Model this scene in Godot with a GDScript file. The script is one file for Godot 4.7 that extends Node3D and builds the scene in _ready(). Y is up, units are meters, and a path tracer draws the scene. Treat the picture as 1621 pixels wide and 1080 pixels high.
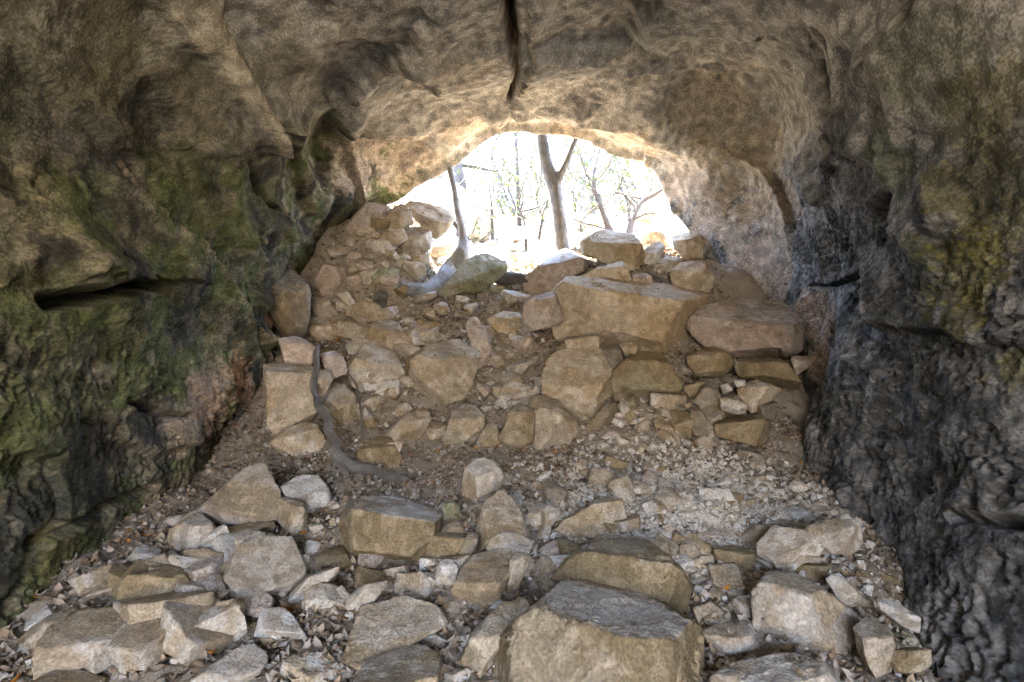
extends Node3D
# A limestone cave seen from inside: looking up a slope of fallen rock to the mouth.
# Pixel pairs below are places in the photograph; with a distance they become points in metres.

const F := 900.0            # focal length in photo pixels
const EYE := 1.5            # eye height above the lowest floor
var rng := RandomNumberGenerator.new()
var n_low := FastNoiseLite.new()
var n_mid := FastNoiseLite.new()
var n_fine := FastNoiseLite.new()
var n_ridge := FastNoiseLite.new()
var n_cell := FastNoiseLite.new()
var n_pit := FastNoiseLite.new()
var n_hole := FastNoiseLite.new()
var n_stain := FastNoiseLite.new()
var M := {}
var taken := {}
var litter_spots: Array = []      # tops of boulders where leaves may lie

func _ready() -> void:
	_camera_and_light()
	_noises()
	_materials()
	_ground()
	_cave()
	_boulders()
	_stones()
	_wood()
	_outside()
	_litter()

func _camera_and_light() -> void:
	var cam := Camera3D.new()
	cam.name = "camera"
	cam.fov = rad_to_deg(2.0 * atan(540.0 / F))
	cam.near = 0.05
	cam.far = 400.0
	cam.position = Vector3(0, EYE, 0)
	add_child(cam)
	var sm := ProceduralSkyMaterial.new()
	sm.sky_top_color = Color(0.54, 0.67, 0.88)
	sm.sky_horizon_color = Color(0.94, 0.94, 0.94)
	sm.sky_curve = 0.18
	sm.ground_bottom_color = Color(0.35, 0.32, 0.27)
	sm.ground_horizon_color = Color(0.8, 0.82, 0.82)
	var sky := Sky.new()
	sky.sky_material = sm
	var env := Environment.new()
	env.background_mode = Environment.BG_SKY
	env.sky = sky
	env.background_energy_multiplier = 1.0
	env.tonemap_mode = Environment.TONE_MAPPER_LINEAR
	env.tonemap_exposure = 76.0
	env.sdfgi_enabled = true
	env.ssao_enabled = true
	env.ssil_enabled = true
	var we := WorldEnvironment.new()
	we.name = "environment"
	we.environment = env
	add_child(we)
	var sun := DirectionalLight3D.new()
	sun.name = "sun"
	sun.light_energy = 1.3
	sun.light_color = Color(1.0, 0.95, 0.86)
	sun.light_angular_distance = 0.5
	sun.shadow_enabled = true
	# from high on the left, out in front of the mouth
	sun.look_at_from_position(Vector3(-4, 12, -3.5), Vector3.ZERO, Vector3.UP)
	add_child(sun)

# ---------------------------------------------------------------- helpers
func fnl(kind: int, freq: float, octaves: int, s: int) -> FastNoiseLite:
	var n := FastNoiseLite.new()
	n.noise_type = kind as FastNoiseLite.NoiseType
	n.frequency = freq
	n.seed = s
	if octaves > 1:
		n.fractal_type = FastNoiseLite.FRACTAL_FBM
		n.fractal_octaves = octaves
	else:
		n.fractal_type = FastNoiseLite.FRACTAL_NONE
	return n

func _noises() -> void:
	rng.seed = 7
	n_low = fnl(FastNoiseLite.TYPE_SIMPLEX_SMOOTH, 0.9, 2, 1)
	n_mid = fnl(FastNoiseLite.TYPE_SIMPLEX_SMOOTH, 3.2, 3, 2)
	n_fine = fnl(FastNoiseLite.TYPE_SIMPLEX_SMOOTH, 14.0, 3, 3)
	n_ridge = fnl(FastNoiseLite.TYPE_SIMPLEX_SMOOTH, 2.4, 4, 4)
	n_ridge.fractal_type = FastNoiseLite.FRACTAL_RIDGED
	n_cell = fnl(FastNoiseLite.TYPE_CELLULAR, 1.15, 1, 5)
	n_cell.cellular_return_type = FastNoiseLite.RETURN_CELL_VALUE
	n_cell.domain_warp_enabled = true
	n_cell.domain_warp_amplitude = 0.35
	n_cell.domain_warp_frequency = 1.3
	n_pit = fnl(FastNoiseLite.TYPE_CELLULAR, 24.0, 1, 6)
	n_pit.domain_warp_enabled = true
	n_pit.domain_warp_amplitude = 0.02
	n_pit.domain_warp_frequency = 16.0
	n_pit.cellular_return_type = FastNoiseLite.RETURN_DISTANCE
	n_hole = fnl(FastNoiseLite.TYPE_CELLULAR, 7.5, 1, 8)
	n_hole.cellular_return_type = FastNoiseLite.RETURN_DISTANCE
	n_stain = fnl(FastNoiseLite.TYPE_SIMPLEX_SMOOTH, 1.7, 5, 9)

func at(px: float, py: float, d: float) -> Vector3:
	return Vector3((px - 810.0) / F * d, EYE + (540.0 - py) / F * d, -d)

func numbered(called: String) -> String:
	if not taken.has(called):
		taken[called] = 0
		return called
	taken[called] += 1
	return "%s_%03d" % [called, taken[called]]

func tag(o: Node, label: String, category: String, group := "") -> void:
	o.set_meta("label", label)
	o.set_meta("category", category)
	if group != "":
		o.set_meta("group", group)

func put(mesh: Mesh, called: String, m: Material, where := Vector3.ZERO, parent: Node = self) -> MeshInstance3D:
	var o := MeshInstance3D.new()
	o.name = numbered(called) if parent == self else called
	o.mesh = mesh
	o.material_override = m
	o.position = where
	o.cast_shadow = GeometryInstance3D.SHADOW_CASTING_SETTING_ON
	parent.add_child(o, true)
	return o

func structure(o: Node) -> void:
	o.set_meta("kind", "structure")

func mesh_of(v: PackedVector3Array, n: PackedVector3Array, c: PackedColorArray, idx: PackedInt32Array, uv := PackedVector2Array()) -> ArrayMesh:
	var a := []
	a.resize(Mesh.ARRAY_MAX)
	a[Mesh.ARRAY_VERTEX] = v
	a[Mesh.ARRAY_NORMAL] = n
	if c.size() == v.size():
		a[Mesh.ARRAY_COLOR] = c
	if uv.size() == v.size():
		a[Mesh.ARRAY_TEX_UV] = uv
	a[Mesh.ARRAY_INDEX] = idx
	var m := ArrayMesh.new()
	m.add_surface_from_arrays(Mesh.PRIMITIVE_TRIANGLES, a)
	return m

func normals_of(v: PackedVector3Array, idx: PackedInt32Array) -> PackedVector3Array:
	var n := PackedVector3Array()
	n.resize(v.size())
	for t in range(0, idx.size(), 3):
		var a := idx[t]
		var b := idx[t + 1]
		var c := idx[t + 2]
		var g := (v[c] - v[a]).cross(v[b] - v[a])
		n[a] += g
		n[b] += g
		n[c] += g
	for i in n.size():
		n[i] = n[i].normalized()
	return n

func mixc(a: Color, b: Color, t: float) -> Color:
	return a.lerp(b, clampf(t, 0.0, 1.0))

# ---------------------------------------------------------------- materials
func seamless(kind: int, freq: float, octaves: int, s: int, size: int, ret := -1) -> PackedByteArray:
	var n := fnl(kind, freq, octaves, s)
	if ret >= 0:
		n.cellular_return_type = ret as FastNoiseLite.CellularReturnType
	var im := n.get_seamless_image(size, size, false, false, 0.12, true)
	im.convert(Image.FORMAT_L8)
	return im.get_data()

func grey(data: PackedByteArray, size: int) -> ImageTexture:
	var im := Image.create_from_data(size, size, false, Image.FORMAT_L8, data)
	im.generate_mipmaps()
	return ImageTexture.create_from_image(im)

func stone_material(tone: Texture2D, relief: Texture2D, scale: float, relief_cm: float, rough: float) -> StandardMaterial3D:
	var m := StandardMaterial3D.new()
	m.albedo_texture = tone
	m.vertex_color_use_as_albedo = true
	m.roughness = rough
	m.metallic_specular = 0.15
	m.uv1_triplanar = true
	m.uv1_world_triplanar = true
	m.uv1_scale = Vector3.ONE * scale
	m.heightmap_enabled = true
	m.heightmap_texture = relief
	m.heightmap_scale = relief_cm
	return m

func _materials() -> void:
	var S := 512
	var a := seamless(FastNoiseLite.TYPE_SIMPLEX_SMOOTH, 0.012, 6, 21, S)
	var b := seamless(FastNoiseLite.TYPE_SIMPLEX_SMOOTH, 0.09, 3, 22, S)
	var c := seamless(FastNoiseLite.TYPE_CELLULAR, 0.05, 1, 23, S, FastNoiseLite.RETURN_DISTANCE)
	var e := seamless(FastNoiseLite.TYPE_CELLULAR, 0.11, 1, 24, S, FastNoiseLite.RETURN_DISTANCE)
	var tone := PackedByteArray()
	var tone2 := PackedByteArray()
	var rel := PackedByteArray()
	var rel2 := PackedByteArray()
	for t in [tone, tone2, rel, rel2]:
		t.resize(S * S)
	for i in S * S:
		var fa := a[i] / 255.0
		var fb := b[i] / 255.0
		var fc := c[i] / 255.0
		var fe := e[i] / 255.0
		tone[i] = int(pow(clampf(0.60 + 0.36 * fa + 0.34 * (smoothstep(0.36, 0.62, fb) - 0.55), 0.0, 1.0), 0.4545) * 255.0)
		# weathered wall: pale crust between dark specks that have an outline of their own
		var speck := smoothstep(0.30, 0.62, fe * 0.55 + fb * 0.35 + (fa - 0.5) * 0.5)
		tone2[i] = int(pow(clampf(0.44 + 0.56 * speck + 0.25 * (fa - 0.5), 0.0, 1.0), 0.4545) * 255.0)
		rel[i] = int(clampf(0.55 * fa + 0.30 * fb + 0.15 * fe, 0.0, 1.0) * 255.0)
		rel2[i] = int(clampf(0.20 * smoothstep(0.05, 0.6, fc) + 0.30 * smoothstep(0.05, 0.6, fe) + 0.25 * fa + 0.3 * fb, 0.0, 1.0) * 255.0)
	M.rock = stone_material(grey(tone, S), grey(rel, S), 1.3, 1.3, 0.92)
	M.wall = stone_material(grey(tone2, S), grey(rel2, S), 1.1, 0.45, 0.9)
	M.earth = stone_material(grey(tone, S), grey(rel2, S), 1.7, 0.9, 0.96)
	# bark: drawn out along the trunk
	var bk := PackedByteArray()
	var bt := PackedByteArray()
	bk.resize(S * S)
	bt.resize(S * S)
	for y in S:
		for x in S:
			var src: int = (y / 8) * S + x
			var s2: int = y * S + x
			var h := 0.6 * (b[src] / 255.0) + 0.4 * (a[s2] / 255.0)
			bk[s2] = int(clampf(h, 0.0, 1.0) * 255.0)
			bt[s2] = int(pow(clampf(0.4 + 0.7 * h, 0.0, 1.0), 0.4545) * 255.0)
	var m := StandardMaterial3D.new()
	m.albedo_texture = grey(bt, S)
	m.vertex_color_use_as_albedo = true
	m.roughness = 0.9
	m.heightmap_enabled = true
	m.heightmap_texture = grey(bk, S)
	m.heightmap_scale = 2.0
	M.bark = m
	m = StandardMaterial3D.new()
	m.vertex_color_use_as_albedo = true
	m.roughness = 0.75
	m.cull_mode = BaseMaterial3D.CULL_DISABLED
	m.roughness = 1.0
	m.metallic_specular = 0.1
	M.leaf = m
	m = StandardMaterial3D.new()
	m.vertex_color_use_as_albedo = true
	m.roughness = 0.6
	m.cull_mode = BaseMaterial3D.CULL_DISABLED
	m.backlight_enabled = true
	m.backlight = Color(0.35, 0.4, 0.12)
	M.green = m

# ---------------------------------------------------------------- ground
const PROFILE := [[-70.0, 15.0], [-30.0, 7.0], [-14.5, 2.8], [-9.2, -0.6], [-7.2, -1.4], [-4.0, -1.5], [1.5, -1.52], [2.2, -1.45], [3.0, -1.3], [4.0, -1.12], [4.6, -1.0], [5.0, -0.76], [5.5, -0.40], [6.0, 0.0], [6.6, 0.40], [7.2, 0.74], [7.8, 1.0], [8.6, 1.2], [10.0, 1.6], [13.0, 2.9], [18.0, 4.9], [26.0, 7.8], [40.0, 12.0], [90.0, 18.0]]  # rows behind the camera: unseen bank added to bounce warm fill light

func profile(d: float) -> float:
	var k := 1
	while k < PROFILE.size() - 1 and PROFILE[k][0] < d:
		k += 1
	var a: Array = PROFILE[k - 1]
	var b: Array = PROFILE[k]
	var t: float = clampf((d - a[0]) / (b[0] - a[0]), 0.0, 1.0)
	return lerpf(a[1], b[1], t)

func height(x: float, d: float) -> float:
	var h := 0.25 * profile(d - 0.25) + 0.5 * profile(d) + 0.25 * profile(d + 0.25)
	h += 0.07 * n_low.get_noise_2d(x * 1.3, d * 1.3) + 0.025 * n_mid.get_noise_2d(x * 1.5, d * 1.5)
	if d < 4.8:
		# the floor drops away under the foot of the right-hand wall
		h -= 0.35 * smoothstep(1.55, 2.1, x) * smoothstep(3.3, 2.3, d)
	h += 0.80 * smoothstep(-0.85, -1.6, x) * smoothstep(6.05, 6.85, d) * smoothstep(9.5, 8.0, d)
	h += 0.30 * smoothstep(0.45, 1.2, x) * smoothstep(6.0, 6.8, d) * smoothstep(10.0, 8.5, d)
	if d > 7.5:
		h += 0.25 * smoothstep(1.2, 4.0, absf(x - 0.3)) * smoothstep(7.5, 9.0, d) * (0.4 + minf(d * 0.08, 2.0))
	return EYE + h

func ground_d(px: float, py: float) -> float:
	var d := 1.8
	while d < 60.0:
		var p := at(px, py, d)
		if p.y <= height(p.x, d):
			return d
		d += 0.02 if d < 9.0 else 0.1
	return 60.0

func _ground() -> void:
	var xs := PackedFloat32Array()
	var ds := PackedFloat32Array()
	for x in [-90.0, -60.0, -40.0, -28.0, -20.0, -14.0, -10.0, -8.0, -7.0, -6.0, -5.2, -4.6, -4.0, -3.6, -3.3]:
		xs.append(x)
	var x0 := -3.1
	while x0 < 3.11:
		xs.append(x0)
		x0 += 0.03
	for x in [3.3, 3.6, 4.0, 4.6, 5.2, 6.0, 7.0, 8.0, 10.0, 14.0, 20.0, 28.0, 40.0, 60.0, 90.0]:
		xs.append(x)
	for d in [-70.0, -45.0, -30.0, -24.0, -20.0, -17.0, -15.0, -13.5, -12.0, -11.0, -10.0, -9.0, -8.0, -7.0, -6.0, -5.0, -3.0, -1.5, -0.5, 0.4, 1.0, 1.4]:
		ds.append(d)
	var d0 := 1.6
	while d0 < 9.0:
		ds.append(d0)
		d0 += 0.03
	while d0 < 26.0:
		ds.append(d0)
		d0 += 0.05 * (1.0 + (d0 - 9.0) * 0.6)
	for d in [28.0, 31.0, 35.0, 40.0, 50.0, 65.0, 90.0, 140.0]:
		ds.append(d)
	var w := xs.size()
	var hgt := ds.size()
	var v := PackedVector3Array()
	var c := PackedColorArray()
	var idx := PackedInt32Array()
	v.resize(w * hgt)
	c.resize(w * hgt)
	for j in hgt:
		for i in w:
			var x := xs[i]
			var d := ds[j]
			var y := height(x, d)
			y += 0.018 * n_fine.get_noise_2d(x, d) + 0.03 * n_ridge.get_noise_2d(x * 2.0, d * 2.0)
			v[j * w + i] = Vector3(x, y, -d)
			var t := 0.5 + 0.5 * n_stain.get_noise_2d(x * 2.0, d * 2.0)
			var col := mixc(Color(0.19, 0.15, 0.11), Color(0.38, 0.335, 0.27), t)
			c[j * w + i] = col
	for j in hgt - 1:
		for i in w - 1:
			var a := j * w + i
			idx.append_array([a, a + w, a + 1, a + 1, a + w, a + w + 1])
	var n := normals_of(v, idx)
	if n[0].y < 0:
		for k in n.size():
			n[k] = -n[k]
		idx.reverse()
	var o := put(mesh_of(v, n, c, idx), "ground", M.earth)
	structure(o)

# ---------------------------------------------------------------- cave shell
# One row for each cross-section, from the lip of the mouth back past the camera:
# nineteen points from the foot of the left wall over the roof to the foot of the right wall (photo x, photo y, metres away).
const RINGS := [
	[[500,540,7.5],[516,440,7.5],[540,372,7.5],[570,331,7.5],[612,303,7.5],[652,276,7.5],[702,246,7.5],[754,212,7.5],[798,191,7.5],[862,190,7.5],[928,201,7.5],[984,230,7.5],[1040,240,7.4],[1062,272,7.3],[1085,325,7.2],[1110,365,7.1],[1140,415,7.0],[1160,470,7.0],[1170,560,7.0]],
	[[430,640,6.3],[447,520,6.3],[472,430,6.3],[500,330,6.3],[515,260,6.4],[545,205,6.5],[620,186,6.6],[710,184,6.7],[790,183,6.8],[860,183,6.8],[940,185,6.8],[1010,200,6.8],[1080,225,6.8],[1130,258,6.7],[1185,320,6.5],[1222,375,6.3],[1250,435,6.2],[1258,510,6.1],[1258,660,6.1]],
	[[360,770,5.2],[385,650,5.2],[392,530,5.2],[402,425,5.2],[440,320,5.4],[455,225,5.4],[530,150,5.5],[650,122,5.6],[770,110,5.7],[860,108,5.7],[950,108,5.7],[1040,100,5.8],[1130,102,5.9],[1215,148,5.9],[1268,255,5.7],[1272,350,5.5],[1290,430,5.3],[1292,560,5.2],[1268,780,5.1]],
	[[262,880,4.2],[300,725,4.2],[282,600,4.2],[280,470,4.2],[310,350,4.3],[340,230,4.4],[430,90,4.5],[560,40,4.5],[700,10,4.5],[830,0,4.5],[960,0,4.5],[1080,10,4.6],[1180,38,4.7],[1265,105,4.7],[1290,240,4.3],[1335,330,4.4],[1362,440,4.4],[1315,610,4.5],[1240,800,4.6]],
	[[130,980,3.4],[170,835,3.4],[150,680,3.3],[130,520,3.2],[140,380,3.3],[150,220,3.4],[250,30,3.5],[430,-80,3.5],[650,-110,3.5],[830,-120,3.5],[1000,-110,3.5],[1150,-80,3.6],[1270,-20,3.7],[1340,80,3.7],[1390,230,3.6],[1430,370,3.5],[1450,560,3.4],[1420,740,3.4],[1370,930,3.4]],
	[[-40,1110,2.6],[-30,900,2.6],[-60,720,2.6],[-90,540,2.5],[-90,360,2.6],[-60,180,2.7],[60,-100,2.7],[300,-250,2.7],[600,-300,2.7],[830,-310,2.7],[1060,-290,2.7],[1250,-240,2.8],[1400,-140,2.8],[1500,0,2.7],[1560,200,2.6],[1590,380,2.6],[1610,560,2.6],[1570,790,2.6],[1480,1080,2.6]],
]
var ctrl: Array = []           # [ring][column] -> Vector3
var sw := 0
var sh := 0
var sp := PackedVector3Array()  # shell before displacement
var sn := PackedVector3Array()
var sdisp := PackedFloat32Array()
var sfine := PackedFloat32Array()
var scol := PackedColorArray()
var suv := PackedVector2Array()

func cr(a: Vector3, b: Vector3, c: Vector3, d: Vector3, t: float) -> Vector3:
	return b.cubic_interpolate(c, a, d, t)

func shell_point(u: float, r: float) -> Vector3:
	var nr := ctrl.size()
	var nc: int = ctrl[0].size()
	var ri := clampi(int(r), 0, nr - 2)
	var ui := clampi(int(u), 0, nc - 2)
	var q: Array = []
	for k in range(-1, 3):
		var row: Array = ctrl[clampi(ri + k, 0, nr - 1)]
		q.append(cr(row[maxi(ui - 1, 0)], row[ui], row[ui + 1], row[mini(ui + 2, nc - 1)], u - ui))
	return cr(q[0], q[1], q[2], q[3], r - ri)

func on_wall(px: float, py: float) -> Vector2i:
	# the grid place that lies behind a photo pixel
	var best := Vector2i(sw / 2, sh / 2)
	var bd := 1e9
	for pass_no in 2:
		var st := 8 if pass_no == 0 else 1
		var i0 := 0 if pass_no == 0 else maxi(best.x - 8, 0)
		var i1 := sw if pass_no == 0 else mini(best.x + 9, sw)
		var j0 := 0 if pass_no == 0 else maxi(best.y - 8, 0)
		var j1 := sh if pass_no == 0 else mini(best.y + 9, sh)
		for j in range(j0, j1, st):
			for i in range(i0, i1, st):
				var p := sp[j * sw + i]
				if p.z > -1.9 or suv[j * sw + i].y < 2.0:
					continue
				var x := 810.0 + p.x / -p.z * F
				var y := 540.0 - (p.y - EYE) / -p.z * F
				var e := (x - px) * (x - px) + (y - py) * (y - py)
				if e < bd:
					bd = e
					best = Vector2i(i, j)
	return best

func feature(line: Array, half: float, depth: float, sharp: float, tint = null, tint_w := 1.0, rough := 0.5, half_end := -1.0) -> void:
	# push the rock in (depth > 0) or out along a line on the wall; half = half width in metres
	var pts: Array = []
	var lo := Vector2i(1 << 20, 1 << 20)
	var hi := Vector2i.ZERO
	for k in line.size():
		var g := on_wall(line[k][0], line[k][1])
		pts.append(sp[g.y * sw + g.x])
		lo = Vector2i(mini(lo.x, g.x), mini(lo.y, g.y))
		hi = Vector2i(maxi(hi.x, g.x), maxi(hi.y, g.y))
	var reach := half * tint_w * 1.8 + 0.03
	var mx := int(reach / 0.008) + 8
	for j in range(maxi(0, lo.y - mx), mini(sh, hi.y + mx)):
		for i in range(maxi(0, lo.x - mx), mini(sw, hi.x + mx)):
			var k := j * sw + i
			var p := sp[k]
			var best := 1e9
			var along := 0.0
			if pts.size() == 1:
				best = p.distance_to(pts[0])
			else:
				for s in pts.size() - 1:
					var a: Vector3 = pts[s]
					var ab: Vector3 = pts[s + 1] - a
					var t := clampf((p - a).dot(ab) / ab.length_squared(), 0.0, 1.0)
					var dd := p.distance_to(a + ab * t)
					if dd < best:
						best = dd
						along = (s + t) / (pts.size() - 1)
			if best > reach:
				continue
			var hw := (half if half_end < 0.0 else lerpf(half, half_end, along)) * (1.0 + rough * n_mid.get_noise_3dv(p * 1.6) + 0.35 * rough * n_fine.get_noise_3dv(p))
			if hw <= 0.001:
				continue
			var q := best / hw
			if q < 1.0:
				sdisp[k] += depth * pow(1.0 - smoothstep(0.0, 1.0, q), sharp)
			if tint != null and q < tint_w:
				scol[k] = mixc(scol[k], tint, 0.9 * (1.0 - smoothstep(0.7 * tint_w, tint_w, q)))

func scarp(line: Array, width: float, rise: float, flip := 1.0, tint = null) -> void:
	# a broken edge: the rock on one side of the line stands proud and falls back over its width
	var pts: Array = []
	var nrm := Vector3.ZERO
	var lo := Vector2i(1 << 20, 1 << 20)
	var hi := Vector2i.ZERO
	for k in line.size():
		var g := on_wall(line[k][0], line[k][1])
		pts.append(sp[g.y * sw + g.x])
		nrm += sn[g.y * sw + g.x]
		lo = Vector2i(mini(lo.x, g.x), mini(lo.y, g.y))
		hi = Vector2i(maxi(hi.x, g.x), maxi(hi.y, g.y))
	nrm = nrm.normalized()
	var mx := int(width * 1.2 / 0.008) + 8
	var first: Vector3 = pts[0]
	var last: Vector3 = pts[pts.size() - 1]
	for j in range(maxi(0, lo.y - mx), mini(sh, hi.y + mx)):
		for i in range(maxi(0, lo.x - mx), mini(sw, hi.x + mx)):
			var k := j * sw + i
			var p := sp[k]
			var w := Vector3(n_mid.get_noise_3dv(p * 0.8), n_mid.get_noise_3dv(p * 0.8 + Vector3(5, 5, 5)), n_mid.get_noise_3dv(p * 0.8 + Vector3(9, 1, 5))) * 0.07
			w += Vector3(n_fine.get_noise_3dv(p), n_fine.get_noise_3dv(p + Vector3(2, 2, 2)), 0) * 0.015
			p += w
			var best := 1e9
			var side := 0.0
			for s in pts.size() - 1:
				var a: Vector3 = pts[s]
				var ab: Vector3 = pts[s + 1] - a
				var t := clampf((p - a).dot(ab) / ab.length_squared(), 0.0, 1.0)
				var e := p - (a + ab * t)
				var dd := e.length()
				if dd < best:
					best = dd
					side = ab.cross(e).dot(nrm) * flip
			if best > width:
				continue
			# fade out towards both ends of the line
			var ends := smoothstep(0.0, 0.16, minf(p.distance_to(first), p.distance_to(last)))
			if side > 0.0:
				sdisp[k] -= 0.62 * rise * ends * (1.0 - best / width)
				if tint != null and best < 0.05 + 0.04 * n_mid.get_noise_3dv(p * 2.0):
					scol[k] = mixc(scol[k], tint, 0.5 * ends * smoothstep(-0.2, 0.15, n_fine.get_noise_3dv(p * 2.0)))

func patch(px: float, py: float, radius: float, col: Color, strength: float, grain := 1.0) -> void:
	# a stain, growth or bare place with a ragged outline
	var g := on_wall(px, py)
	var c := sp[g.y * sw + g.x]
	var mx := int(radius * 1.7 / 0.008) + 8
	for j in range(maxi(0, g.y - mx), mini(sh, g.y + mx)):
		for i in range(maxi(0, g.x - mx), mini(sw, g.x + mx)):
			var k := j * sw + i
			var d := sp[k].distance_to(c)
			if d > radius * 1.7:
				continue
			var p := sp[k] * grain
			var e := 1.0 - d / radius + 0.75 * n_stain.get_noise_3dv(p * 1.3) + 0.45 * n_fine.get_noise_3dv(p * 0.9)
			if e > 0.0:
				scol[k] = mixc(scol[k], col, strength * smoothstep(0.0, 0.28, e) * (0.45 + 0.55 * smoothstep(-0.12, 0.16, n_fine.get_noise_3dv(p * 2.6))))

func _cave() -> void:
	# control points in metres
	var lip: Array = []
	for r in RINGS:
		var row: Array = []
		for q in r:
			row.append(at(q[0], q[1], q[2]))
		ctrl.append(row)
	# the outer face of the rock above the mouth
	var mid := Vector3(0.2, EYE + 1.2, 0)
	var out1: Array = []
	var out2: Array = []
	for q in ctrl[0]:
		var away: Vector3 = Vector3(q.x, q.y, 0) - mid
		away = away.normalized()
		out1.append(q + away * 0.16 + Vector3(0, 0, -0.28))
		out2.append(q + away * 2.6 + Vector3(0, 0.6, -0.7))
	ctrl.push_front(out1)
	ctrl.push_front(out2)
	# behind the camera the cave runs on to an opening added as fill light
	var last: Array = ctrl[ctrl.size() - 1]
	for s in [[1.1, 1.05], [-0.6, 1.12], [-1.8, 1.15], [-3.8, 1.15], [-6.4, 1.03]]:
		var row: Array = []
		for q in last:
			row.append(Vector3(q.x * s[1], -0.4 + (q.y + 0.4) * s[1], -s[0]))
		ctrl.append(row)
	# grid lines: close together where the picture looks, wide elsewhere
	var rs := PackedFloat32Array()
	var steps := [10, 26, 70, 84, 96, 110, 84, 70, 10, 6, 6, 6]
	for k in ctrl.size() - 1:
		for s in steps[k]:
			rs.append(k + float(s) / steps[k])
	rs.append(ctrl.size() - 1.0)
	var nc: int = ctrl[0].size()
	var us := PackedFloat32Array()
	for k in nc - 1:
		var m := 80 if k < 4 or k > 13 else 44
		if k == 5:
			cut_a = us.size()
		if k == 13:
			cut_b = us.size()
		for s in m:
			us.append(k + float(s) / m)
	us.append(nc - 1.0)
	sw = us.size()
	sh = rs.size()
	sp.resize(sw * sh)
	sn.resize(sw * sh)
	sdisp.resize(sw * sh)
	sfine.resize(sw * sh)
	scol.resize(sw * sh)
	suv.resize(sw * sh)
	# splines, column by column then row by row
	for i in sw:
		var u := us[i]
		var ui := clampi(int(u), 0, nc - 2)
		var col := PackedVector3Array()
		for row in ctrl:
			col.append(cr(row[maxi(ui - 1, 0)], row[ui], row[ui + 1], row[mini(ui + 2, nc - 1)], u - ui))
		var nr := col.size()
		for j in sh:
			var r := rs[j]
			var ri := clampi(int(r), 0, nr - 2)
			sp[j * sw + i] = cr(col[maxi(ri - 1, 0)], col[ri], col[ri + 1], col[mini(ri + 2, nr - 1)], r - ri)
			suv[j * sw + i] = Vector2(u, r)
	for j in sh:
		for i in sw:
			var a := sp[j * sw + mini(i + 1, sw - 1)] - sp[j * sw + maxi(i - 1, 0)]
			var b := sp[mini(j + 1, sh - 1) * sw + i] - sp[maxi(j - 1, 0) * sw + i]
			sn[j * sw + i] = a.cross(b).normalized()
	# the normal must point into the rock, away from the hollow
	var probe := (sh / 2) * sw + sw / 2
	if sn[probe].y < 0.0:
		for k in sn.size():
			sn[k] = -sn[k]
	# broad broken faces: each site tilts the rock round it by its own small angle
	var fr := RandomNumberGenerator.new()
	fr.seed = 404
	var sites := PackedVector3Array()
	var tilts := PackedVector3Array()
	var offs := PackedFloat32Array()
	for k in 70:
		var i := fr.randi_range(0, sw - 1)
		var j := fr.randi_range(40, 470)
		sites.append(sp[mini(j, sh - 1) * sw + i])
		tilts.append(Vector3(fr.randfn(), fr.randfn(), fr.randfn()) * 0.15)
		offs.append(fr.randf_range(-0.06, 0.06))
	var cw := (sw + 3) / 4 + 1
	var ch := (sh + 3) / 4 + 1
	var coarse := PackedFloat32Array()
	coarse.resize(cw * ch)
	for j in ch:
		for i in cw:
			var p := sp[mini(j * 4, sh - 1) * sw + mini(i * 4, sw - 1)]
			p += Vector3(n_mid.get_noise_3dv(p * 0.7), n_mid.get_noise_3dv(p * 0.7 + Vector3(4, 1, 2)), n_mid.get_noise_3dv(p * 0.7 + Vector3(1, 7, 2))) * 0.16
			var bd := 1e9
			var bk := 0
			var b2 := 1e9
			var k2 := 0
			for k in sites.size():
				var e := p.distance_squared_to(sites[k])
				if e < bd:
					b2 = bd
					k2 = bk
					bd = e
					bk = k
				elif e < b2:
					b2 = e
					k2 = k
			var one := clampf(tilts[bk].dot(p - sites[bk]), -0.11, 0.11) + offs[bk]
			var two := clampf(tilts[k2].dot(p - sites[k2]), -0.11, 0.11) + offs[k2]
			coarse[j * cw + i] = lerpf(0.5 * (one + two), one, smoothstep(0.0, 0.13, sqrt(b2) - sqrt(bd)))
	# shape and base colour
	for k in sw * sh:
		var p := sp[k]
		var u := suv[k].x
		var r := suv[k].y
		var left := 1.0 - smoothstep(4.5, 6.5, u)
		var right := smoothstep(13.0, 14.5, u)
		var roof := 1.0 - maxf(left, right)
		var low := maxf(1.0 - smoothstep(2.6, 3.8, u), smoothstep(14.6, 15.8, u)) * smoothstep(2.9, 3.9, r)
		var grit := smoothstep(13.2, 14.2, u) * smoothstep(3.4, 4.4, r) * (1.0 - low)
		var warp := Vector3(n_mid.get_noise_3dv(p), n_mid.get_noise_3dv(p + Vector3(9, 3, 1)), 0) * 0.10
		var ci := (k % sw) / 4
		var cj := (k / sw) / 4
		var tx := ((k % sw) % 4) * 0.25
		var ty := ((k / sw) % 4) * 0.25
		var face := lerpf(lerpf(coarse[cj * cw + ci], coarse[cj * cw + ci + 1], tx), lerpf(coarse[(cj + 1) * cw + ci], coarse[(cj + 1) * cw + ci + 1], tx), ty)
		var d := 0.05 * n_low.get_noise_3dv(p) + face * (1.0 - 0.6 * low) * smoothstep(2.0, 3.3, r) * (1.0 - 0.65 * smoothstep(10.5, 11.5, u) * smoothstep(16.5, 15.5, u) * smoothstep(4.9, 4.2, r))
		d += (0.03 * left + 0.015 * right + 0.012 * roof) * n_cell.get_noise_3dv((p + warp) * Vector3(1, 1.25, 0.8))
		d += (0.016 + 0.012 * left) * n_mid.get_noise_3dv(p)
		d += 0.006 * n_mid.get_noise_3dv(p * 2.6 + Vector3(1, 5, 7))
		sfine[k] = (0.0035 + 0.003 * left) * n_fine.get_noise_3dv(p)
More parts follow.
